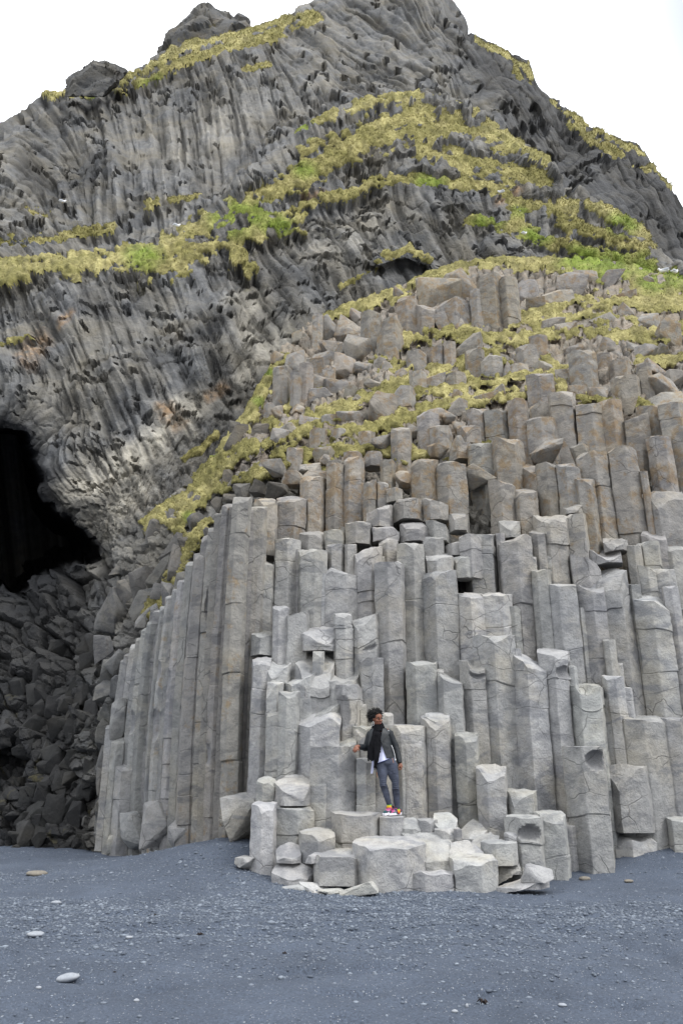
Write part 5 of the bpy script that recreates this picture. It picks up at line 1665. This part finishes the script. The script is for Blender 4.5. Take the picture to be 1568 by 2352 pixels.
# --- scarf
sp = []
for k in range(4):
    zc, a, t0 = 1.395 - .030 * k, .072 + .010 * k, .3 * k
    ring = [np.array([-.218 + .004 * k + a * math.sin(t), .072 - a * .95 * math.cos(t), zc + .016 * math.sin(t + t0) - .016 * math.cos(t)]) for t in np.linspace(0, 2 * PI, 17)]
    sp.append(tube(ring, [.024 + .003 * math.sin(3 * i_ + k) for i_ in range(17)], 10, 2))


def tail(pts, w):
    sp.append(tube(pts, w, 14, 5, 0.24))


def front(fx, fy, out=.025):
    z = (1705 - fy) / 909.0
    x = (fx - 930) / 909.0
    c, a, b, cy = JC(z), JA(z), JB(z), JY(z)
    s = np.clip((x - c) / a, -.93, .93)
    return np.array([x, cy - b * math.sqrt(1 - s * s) - out + .02, z])


tail([front(690, 555), front(672, 640), front(650, 740), front(634, 840), front(630, 930)], [.05, .052, .062, .068, .062])
tail([front(715, 560), front(712, 680), front(712, 800, .035), front(700, 920, .035), front(682, 1030, .03)], [.05, .055, .055, .045, .026])
tail([front(752, 560), front(748, 660, .03), front(742, 760, .035), front(735, 830, .035)], [.04, .036, .036, .03])
sc = blob('scarf', sp, 0.007, M_SCARF, person, 2, (0.007, (34, 34, 9), 12))
fr = []
for _ in range(60):
    fx = rg.uniform(575, 690); p = front(fx, 925 + rg.uniform(-8, 8), .02)
    fr.append(tube([p, p + [rg.normal(0, .004), 0, -.02], p + [rg.normal(0, .008), 0, -.042]], [.0022, .002, .0012], 4, 1))
for _ in range(40):
    fx = rg.uniform(662, 705); p = front(fx, 1030 + rg.uniform(-30, 10), .028)
    fr.append(tube([p, p + [rg.normal(0, .004), 0, -.025], p + [rg.normal(0, .008), 0, -.055]], [.0022, .002, .0012], 4, 1))
for _ in range(26):
    fx = rg.uniform(705, 765); p = front(fx, 835 - (fx - 705) * .3, .03)
    fr.append(tube([p, p + [rg.normal(0, .004), 0, -.02], p + [rg.normal(0, .006), 0, -.035]], [.0022, .002, .0012], 4, 1))
V, f = joined(fr)
link('fringe', np_mesh('fringe', V, f, [M_SCARF]), parent=sc)

# --- socks and shoes
M_SOCK = None
for (A, heel, toe, lift, lace) in ((ANK_L, F(925, 1640, .045), F(800, 1680, -.135), .03, M_PINK), (ANK_R, F(1030, 1668, .075), F(868, 1690, -.10), .0, M_PINK)):
    z0 = foot[2] + A[2] - .055; z1 = foot[2] + A[2] + .045
    V, f = tube([A + [0, 0, .045], A, A + [0, 0, -.05]], [.037, .040, .046], 16, 4)
    link('sock', np_mesh('sock', V, f, [mat_sock(z0, z1)]), parent=person)
    heel = np.array([heel[0], heel[1], .030 + lift]); toe = np.array([toe[0], toe[1], .024])
    ax = toe - heel; L = np.linalg.norm(ax)
    md = heel + ax * .55; to = heel + ax * .92
    up = [tube([heel, heel + ax * .3, md, to], [.040, .042, .045, .036], 16, 5), ell(heel + [0, 0, .035], (.042, .042, .045)), tube([A + [0, 0, -.055], heel + ax * .35 + [0, 0, .035], md + [0, 0, .012]], [.046, .044, .035], 14, 4)]
    shoe = blob('shoe', up, 0.006, mat_shoe() if lift else bpy.data.materials['patterned_shoe'], person, 2)
    n = np.array([-ax[1], ax[0], 0]); n /= np.linalg.norm(n)
    so_ = []
    for q, wd in ((-.14, .026), (.0, .040), (.3, .040), (.6, .047), (.9, .044), (1.06, .026)):
        so_.append((heel + ax * q, wd))
    g = []
    for dz in (-.030, -.012, .004):
        ringL = [c_ + n * w_ + [0, 0, dz] for c_, w_ in so_]; ringR = [c_ - n * w_ + [0, 0, dz] for c_, w_ in so_][::-1]
        g.append(np.array(ringL + ringR + [ringL[0]]))
    g = np.array(g)
    cap0 = g[0].mean(0); cap1 = g[-1].mean(0)
    gg = np.concatenate([[np.repeat(cap0[None], g.shape[1], 0)], g, [np.repeat(cap1[None], g.shape[1], 0)]])
    V = gg.reshape(-1, 3); q4 = quads(gg.shape[0], gg.shape[1])
    tri = np.concatenate([q4[:, [0, 1, 2]], q4[:, [0, 2, 3]]])
    link('sole', np_mesh('sole', V, tri, [M_SOLE], True, None, 40), parent=shoe)
    lc = []
    for j in range(4):
        c_ = heel + ax * (.42 + .13 * j) + [0, 0, .050 - .010 * j]
        lc.append(tube([c_ - n * .030 - [0, 0, .012], c_ + [0, 0, .012], c_ + n * .030 - [0, 0, .012]], [.007, .008, .007], 7))
    lc.append(tube([heel + ax * .42 + [0, 0, .062] - n * .05, heel + ax * .40 + [0, 0, .068], heel + ax * .44 + [0, 0, .060] + n * .05], [.006, .008, .006], 7))
    V, f = joined(lc)
    link('laces', np_mesh('laces', V, f, [lace]), parent=shoe)
# ================================================================ loose things
def crag(name, loc, sx, sy, sz, seed, mat_tone, outline=None, sub=5, freq=1.6, amp=0.22):
    """a free-standing rough rock; outline scales its width with height"""
    V, f = ico(sub)
    z = (V[:, 2] + 1) / 2
    if outline is not None:
        o = np.array(outline)
        rad = np.sqrt(np.maximum(1e-6, V[:, 0] ** 2 + V[:, 1] ** 2))
        w = np.interp(z, o[:, 0], o[:, 1]); cx = np.interp(z, o[:, 0], o[:, 2])
        d = V[:, :2] / rad[:, None]
        sq = np.minimum(1, rad * 1.6)
        V = np.stack([d[:, 0] * w * sq + cx, d[:, 1] * w * sq, V[:, 2]], -1)
    n = V / (np.linalg.norm(V, axis=1, keepdims=True) + 1e-9)
    F1, E, r1, r2, r3, cc, aa = cells(np.arctan2(V[:, 0], -V[:, 1]) * 100 + 14 * vnoise(V * 3, seed), V[:, 2] * 90 + 14 * vnoise(V * 3, seed + 1), 34.0, 1.4, V[:, 0] * 0 + .2, seed)
    dsp = amp * (0.55 * fbm(V * freq + seed, 4, seed) + 0.6 * (r1 - .5) + .7 * (r2 - .5) * cc + .7 * (r3 - .5) * aa - .18 * (1 - smooth(E, 0, .2)) + .25 * fbm(V * freq * 4 + seed, 3, seed + 9))
    V = V + n * dsp[:, None]
    V = V * np.array([sx, sy, sz])
    V[:, 2] -= V[:, 2].min()
    N = len(V)
    me = np_mesh(name, V, f, [M_HILL], True, {'tone': 0.45 + 0.5 * (r2 - .5), 'moss': np.full(N, mat_tone[0]), 'dark': np.full(N, mat_tone[1]), 'pale': np.full(N, mat_tone[2]), 'rust': np.clip(fbm(V * .5, 2, 6), 0, 1) * mat_tone[3]}, 30)
    return link(name, me, loc)


def crag(name, outline, Y, thick, seed, tone, rough=0.05):
    """a free-standing crag: hull of its skyline, as thick as it is wide, roughened into ledges and facets"""
    rng = np.random.default_rng(seed)
    bm = bmesh.new()
    o = np.array(outline, float)
    c = o.mean(0)
    for f, dy in ((0.72, -thick * .5), (1.0, -thick * .12), (1.0, thick * .15), (0.7, thick * .5)):
        q = c + (o - c) * f
        q[:, 1] = np.where(o[:, 1] > c[1], o[:, 1], q[:, 1])
        for p in at(q[:, 0] + rng.normal(0, 2, len(q)), q[:, 1], Y + dy):
            bm.verts.new(p)
    bmesh.ops.convex_hull(bm, input=bm.verts[:])
    bmesh.ops.delete(bm, geom=[v for v in bm.verts if not v.link_faces], context='VERTS')
    bmesh.ops.triangulate(bm, faces=bm.faces[:])
    size = max((max(v.co[i] for v in bm.verts) - min(v.co[i] for v in bm.verts)) for i in (0, 2))
    for _ in range(6):
        lo_ = [e for e in bm.edges if e.calc_length() > size * .035]
        if not lo_: break
        bmesh.ops.subdivide_edges(bm, edges=lo_, cuts=1)
        bmesh.ops.triangulate(bm, faces=bm.faces[:])
    bm.normal_update(); bm.verts.index_update()
    V = np.array([v.co[:] for v in bm.verts]); N = np.array([v.normal[:] for v in bm.verts])
    F_ = np.array([[v.index for v in f.verts] for f in bm.faces]); bm.free()
    b = np.array([V[:, 0].mean(), V[:, 1].mean(), V[:, 2].min()])
    q = (V - b) / size
    F1, E, r1, r2, r3, cc, aa = cells(q[:, 0] * 100 + 30 * q[:, 1] + 9 * vnoise(q * 6, seed), q[:, 2] * 100 + 40 * q[:, 1] + 9 * vnoise(q * 6, seed + 1), 17.0, 1.5, q[:, 0] * 0 + .25, seed)
    V = V + N * (size * rough * (0.8 * fbm(q * 5, 4, seed) + 0.9 * (r1 - .5) + (r2 - .5) * cc + (r3 - .5) * aa - .35 * (1 - smooth(E, 0, .15)) - .3))[:, None]
    me = np_mesh(name, V - b, F_, [M_HILL], True, {'tone': np.clip(.5 + .5 * (r2 - .5), 0, 1), 'moss': np.full(len(V), tone[0]), 'dark': np.full(len(V), tone[1]), 'pale': np.zeros(len(V)), 'rust': np.clip(fbm(q * 4, 2, 6), 0, 1) * tone[2]}, 32)
    return link(name, me, b)


pin = crag('rock_pinnacle', [(345, 150), (372, 92), (412, 60), (428, 26), (452, 10), (478, 10), (500, 24), (535, 28), (552, 48), (566, 46), (576, 66), (600, 110), (600, 150)], 84.0, 6.0, 41, (1.0, 0.2, 0.5), 0.05)
tag(pin, 'mossy brown rock pinnacle rising behind the grassy skyline, left of the summit', 'rock pinnacle')
bo = crag('boulder', [(146, 222), (149, 182), (172, 166), (198, 148), (216, 136), (242, 137), (268, 147), (289, 164), (284, 182), (262, 200), (240, 220)], 60.0, 3.2, 47, (0.5, 0.3, 0.1), 0.04)
tag(bo, 'dark brown boulder perched alone on the grassy skyline of the cliff', 'boulder')


def bird(u, v, Y, size, label, head=1):
    b = at(u, v, Y)
    root = bpy.data.objects.new('seabird', None); COL.objects.link(root)
    root.location = b
    tag(root, label, 'bird', 'white seabirds resting on the cliff')
    root.rotation_euler = (0, 0, 0.5 * head)
    V, f = tube([(-.17 * head, 0, .10), (-.05 * head, 0, .11), (.08 * head, 0, .13), (.15 * head, 0, .19)], [.02, .075, .07, .04], 12)
    h, f2 = ell((.175 * head, 0, .225), (.045, .04, .04))
    V, f = joined([(V, f), (h, f2)])
    link('body', np_mesh('body', V * size, f, [M_BIRD]), parent=root)
    for s_ in (-1, 1):
        V, f = ell((-.05 * head, .062 * s_, .125), (.13, .018, .05))
        link('wing', np_mesh('wing', V * size, f, [M_WING]), parent=root)
        V, f = tube([(.03 * head, .025 * s_, .07), (.03 * head, .025 * s_, .0)], [.007, .007], 6)
        link('leg', np_mesh('leg', V * size, f, [M_BEAK]), parent=root)
    V, f = tube([(.21 * head, 0, .225), (.25 * head, 0, .215)], [.013, .004], 6)
    link('beak', np_mesh('beak', V * size, f, [M_BEAK]), parent=root)


M_BIRD = cloth_mat('white_feathers', (0.80, 0.80, 0.80), 0.8, 0.2, 30, 0.1, 0.03)
M_WING = cloth_mat('grey_feathers', (0.42, 0.44, 0.47), 0.8, 0.2, 30, 0.1, 0.05)
M_BEAK = cloth_mat('yellow_beak', (0.45, 0.30, 0.08), 0.6, 0.3, 30, 0.1, 0.05)
bird(143, 466, 45.5, 1.3, 'white seabird resting on the upper cliff near the left edge', 1)
bird(1151, 444, 35.6, 1.0, 'white seabird sitting on the middle grass ledge below the ridge', -1)
bird(1203, 539, 34.3, 0.9, 'white seabird on the grass strip above the knoll', 1)
bird(1525, 627, 31.0, 1.25, 'left one of the two white seabirds on the green slope at the right edge', -1)
bird(1549, 629, 31.0, 1.15, 'right one of the two white seabirds on the green slope at the right edge', 1)
bird(405, 522, 31.9, 1.0, 'white seabird at the upper rim of the long grass band', 1)


def stone(u, v, wpx, flat, label, mat, seed, name='stone', rot=0.0, tilt=0.0):
    # where the line of sight meets the beach
    Y = 8.0
    for _ in range(40):
        q = at(u, v, Y)
        z = float(sand_base(np.array([q[0]]), np.array([Y]))[0])
        a, dy, dz = rays(u, v)
        Y = max(4.5, min(20, (z - CAM_Z) * float(dy) / float(dz)))
    q = at(u, v, Y)
    z = float(sand_z(np.array([q[0]]), np.array([Y]))[0])
    w = wpx / FPX * Y / 0.93
    V, f = ico(3)
    V = V * (1 + .10 * fbm(V * 1.3 + seed, 2, seed)[:, None])
    V = V * np.array([w / 2, w / 2 * .7, w / 2 * flat])
    o = link(name, np_mesh(name, V, f, [mat]), (q[0], q[1], z + w * .5 * flat * .6))
    o.rotation_euler = (0, tilt, rot)
    tag(o, label, 'stone', 'loose stones on the beach')
    return o


stone(157, 2243, 42, .36, 'largest smooth pale stone on the black sand, lower left', M_WHITE, 3, rot=.2, tilt=-.12)
stone(82, 2143, 34, .30, 'flat white oval stone on the sand near the left edge', M_WHITE, 4)
stone(128, 2080, 20, .35, 'small pale stone in the gravel above the flat white oval stone', M_WHITE, 5)
stone(296, 2162, 14, .4, 'small pale stone, left of a close pair on the sand', M_WHITE, 6)
stone(316, 2170, 9, .4, 'tiny pale stone, right of a close pair on the sand', M_WHITE, 7)
stone(88, 2282, 11, .5, 'bluish pebble below the largest smooth pale stone', M_WHITE, 8)
stone(313, 2314, 11, .6, 'bluish pebble near the bottom of the sand, left half', M_WHITE, 9)
stone(1071, 2295, 9, .9, 'tiny upright white pebble on the lower right sand', M_WHITE, 10, rot=1.2)
stone(1043, 2310, 12, .5, 'small white pebble beside the tiny upright one', M_WHITE, 11)
stone(1291, 2316, 16, .4, 'thin white pebble near the bottom right of the sand', M_WHITE, 12, rot=-.4)
stone(85, 2010, 40, .28, 'flat brown stone with a dark top in the gravel, far left', M_TAN, 13)
stone(1342, 2021, 24, .35, 'tan stone on the sand right of the pale flat stone', M_TAN, 14)
stone(1443, 2028, 18, .35, 'small tan stone on the sand at the right', M_TAN, 15)
stone(1302, 1990, 48, .22, 'pale flat stone half buried in the sand right of the blocks', M_WHITE, 16)
stone(1342, 1968, 46, .25, 'cream slab lying at the foot of the right columns', M_WHITE, 17)
stone(712, 2247, 13, .4, 'small grey pebble in the middle of the sand', M_PEB, 18)
M_WEED = cloth_mat('dry_seaweed', (0.020, 0.014, 0.012), 0.8, 0.3, 40, 0.4, 0.3)


def weed(u, v, wpx, label, seed):
    o = stone(u, v, wpx, .25, label, M_WEED, seed, 'seaweed', rot=seed * .7)
    o['category'] = 'seaweed'; o['group'] = 'scraps of seaweed on the beach'
    rg_ = np.random.default_rng(seed)
    w = wpx / FPX * 7.0
    ps = []
    for _ in range(9):
        a_ = rg_.uniform(0, 2 * PI); L_ = w * rg_.uniform(.4, .8)
        e_ = np.array([math.cos(a_), math.sin(a_) * .6, 0]) * L_
        ps.append(tube([e_ * .1, e_ * .5 + [0, 0, w * rg_.uniform(.05, .25)], e_ + [0, 0, 0]], [w * .06, w * .07, w * .03], 7, 3))
    V, f = joined(ps)
    o.data = np_mesh('seaweed', V, f, [M_WEED])


weed(1110, 2292, 24, 'dark curled scrap of seaweed on the lower right sand', 21)
weed(652, 2187, 14, 'small dark scrap of seaweed in the middle of the sand', 22)
weed(459, 2142, 20, 'dark scrap of seaweed on the sand left of centre', 23)
weed(1052, 2138, 14, 'small dark scrap of seaweed right of centre', 24)
weed(355, 2107, 12, 'tiny dark scrap of seaweed at the edge of the gravel', 25)
weed(264, 2228, 8, 'thin dark twig of seaweed right of the largest pale stone', 26)

# ---------------------------------------------------------------- names of the stones
ORD = ['first', 'second', 'third', 'fourth', 'fifth', 'sixth', 'seventh', 'eighth', 'ninth', 'tenth', 'eleventh', 'twelfth', 'thirteenth', 'fourteenth', 'fifteenth', 'sixteenth', 'seventeenth', 'eighteenth', 'nineteenth', 'twentieth',
       'twenty-first', 'twenty-second', 'twenty-third', 'twenty-fourth', 'twenty-fifth', 'twenty-sixth', 'twenty-seventh', 'twenty-eighth', 'twenty-ninth', 'thirtieth']


def zone(u, v0, v1, kind):
    """a place one can point to in the picture"""
    if u < 262 and v1 > 1290: return 'in the dark cave wall'
    if u < 560 and v0 < 1400 and kind == 'k': return 'on the mossy left shoulder'
    if u < 590 and kind == 'c' and v1 > 1700: return 'in the tall row left of the ledge'
    if u < 600 and v1 > 1600: return 'at the foot of the tall left row'
    if v1 > 1990: return 'in the front apron on the sand'
    if v0 > 1845: return 'in the low steps under the ledge'
    if v0 > 1600: return 'at the height of the person'
    if v0 > 1440: return 'just above the person'
    if v0 > 1250: return 'halfway up the face'
    if v0 > 1130: return 'below the brown crest'
    if v0 > 1000: return 'in the brown crest of the face'
    if v0 > 900: return 'above the lowest grass band'
    if v0 > 800: return 'between the lower grass bands'
    if v0 > 700: return 'between the upper grass bands'
    return 'under the topmost grass'


groups = {}
for it in ITEMS:
    o, u, v0, v1, w, kind, style = it
    groups.setdefault((zone(u, v0, v1, kind), kind), []).append(it)
CAT = {'c': 'rock column', 'b': 'rock block', 'k': 'rock'}
GRP = {'c': 'basalt columns of the cliff face', 'b': 'broken basalt blocks', 'k': 'angular rocks on the cliff'}
for (zn, kind), its in groups.items():
    its.sort(key=lambda t: t[1])
    n = len(its)
    for k, (o, u, v0, v1, w, kd, style) in enumerate(its):
        h = v1 - v0
        colr = 'brown-spotted' if o.color[3] > .5 else ('dark grey' if o.color[0] < .6 else 'pale grey')
        size = 'tall' if h > 3.2 * w else ('squat' if h < 1.1 * w else 'short')
        if kind == 'k': size = 'big' if w > 75 else 'small'
        feat = ('scooped' if ('b' in style or 'n' in style) else 'slanted' if ('l' in style or 'r' in style or 't' in style) else 'rounded' if 'k' in style else 'broken')
        noun = {'c': 'column', 'b': 'block', 'k': 'rock'}[kind]
        if k < (n + 1) // 2:
            where = f'leftmost {noun}' if k == 0 else f'{ORD[min(k, 29)]} {noun} from left'
        else:
            r_ = n - 1 - k
            where = f'rightmost {noun}' if r_ == 0 else f'{ORD[min(r_, 29)]} {noun} from right'
        if n == 1: where = f'only {noun}'
        fe = f' with {feat} top' if kind != 'k' else ''
        o['label'] = f'{where} {zn}, {size} {colr}{fe}'
        o['category'] = CAT[kind]
        o['group'] = GRP[kind]
        o['kind'] = 'thing'
        if len(o['label'].split()) > 16: o['label'] = f'{where} {zn}, {size}, {colr}'
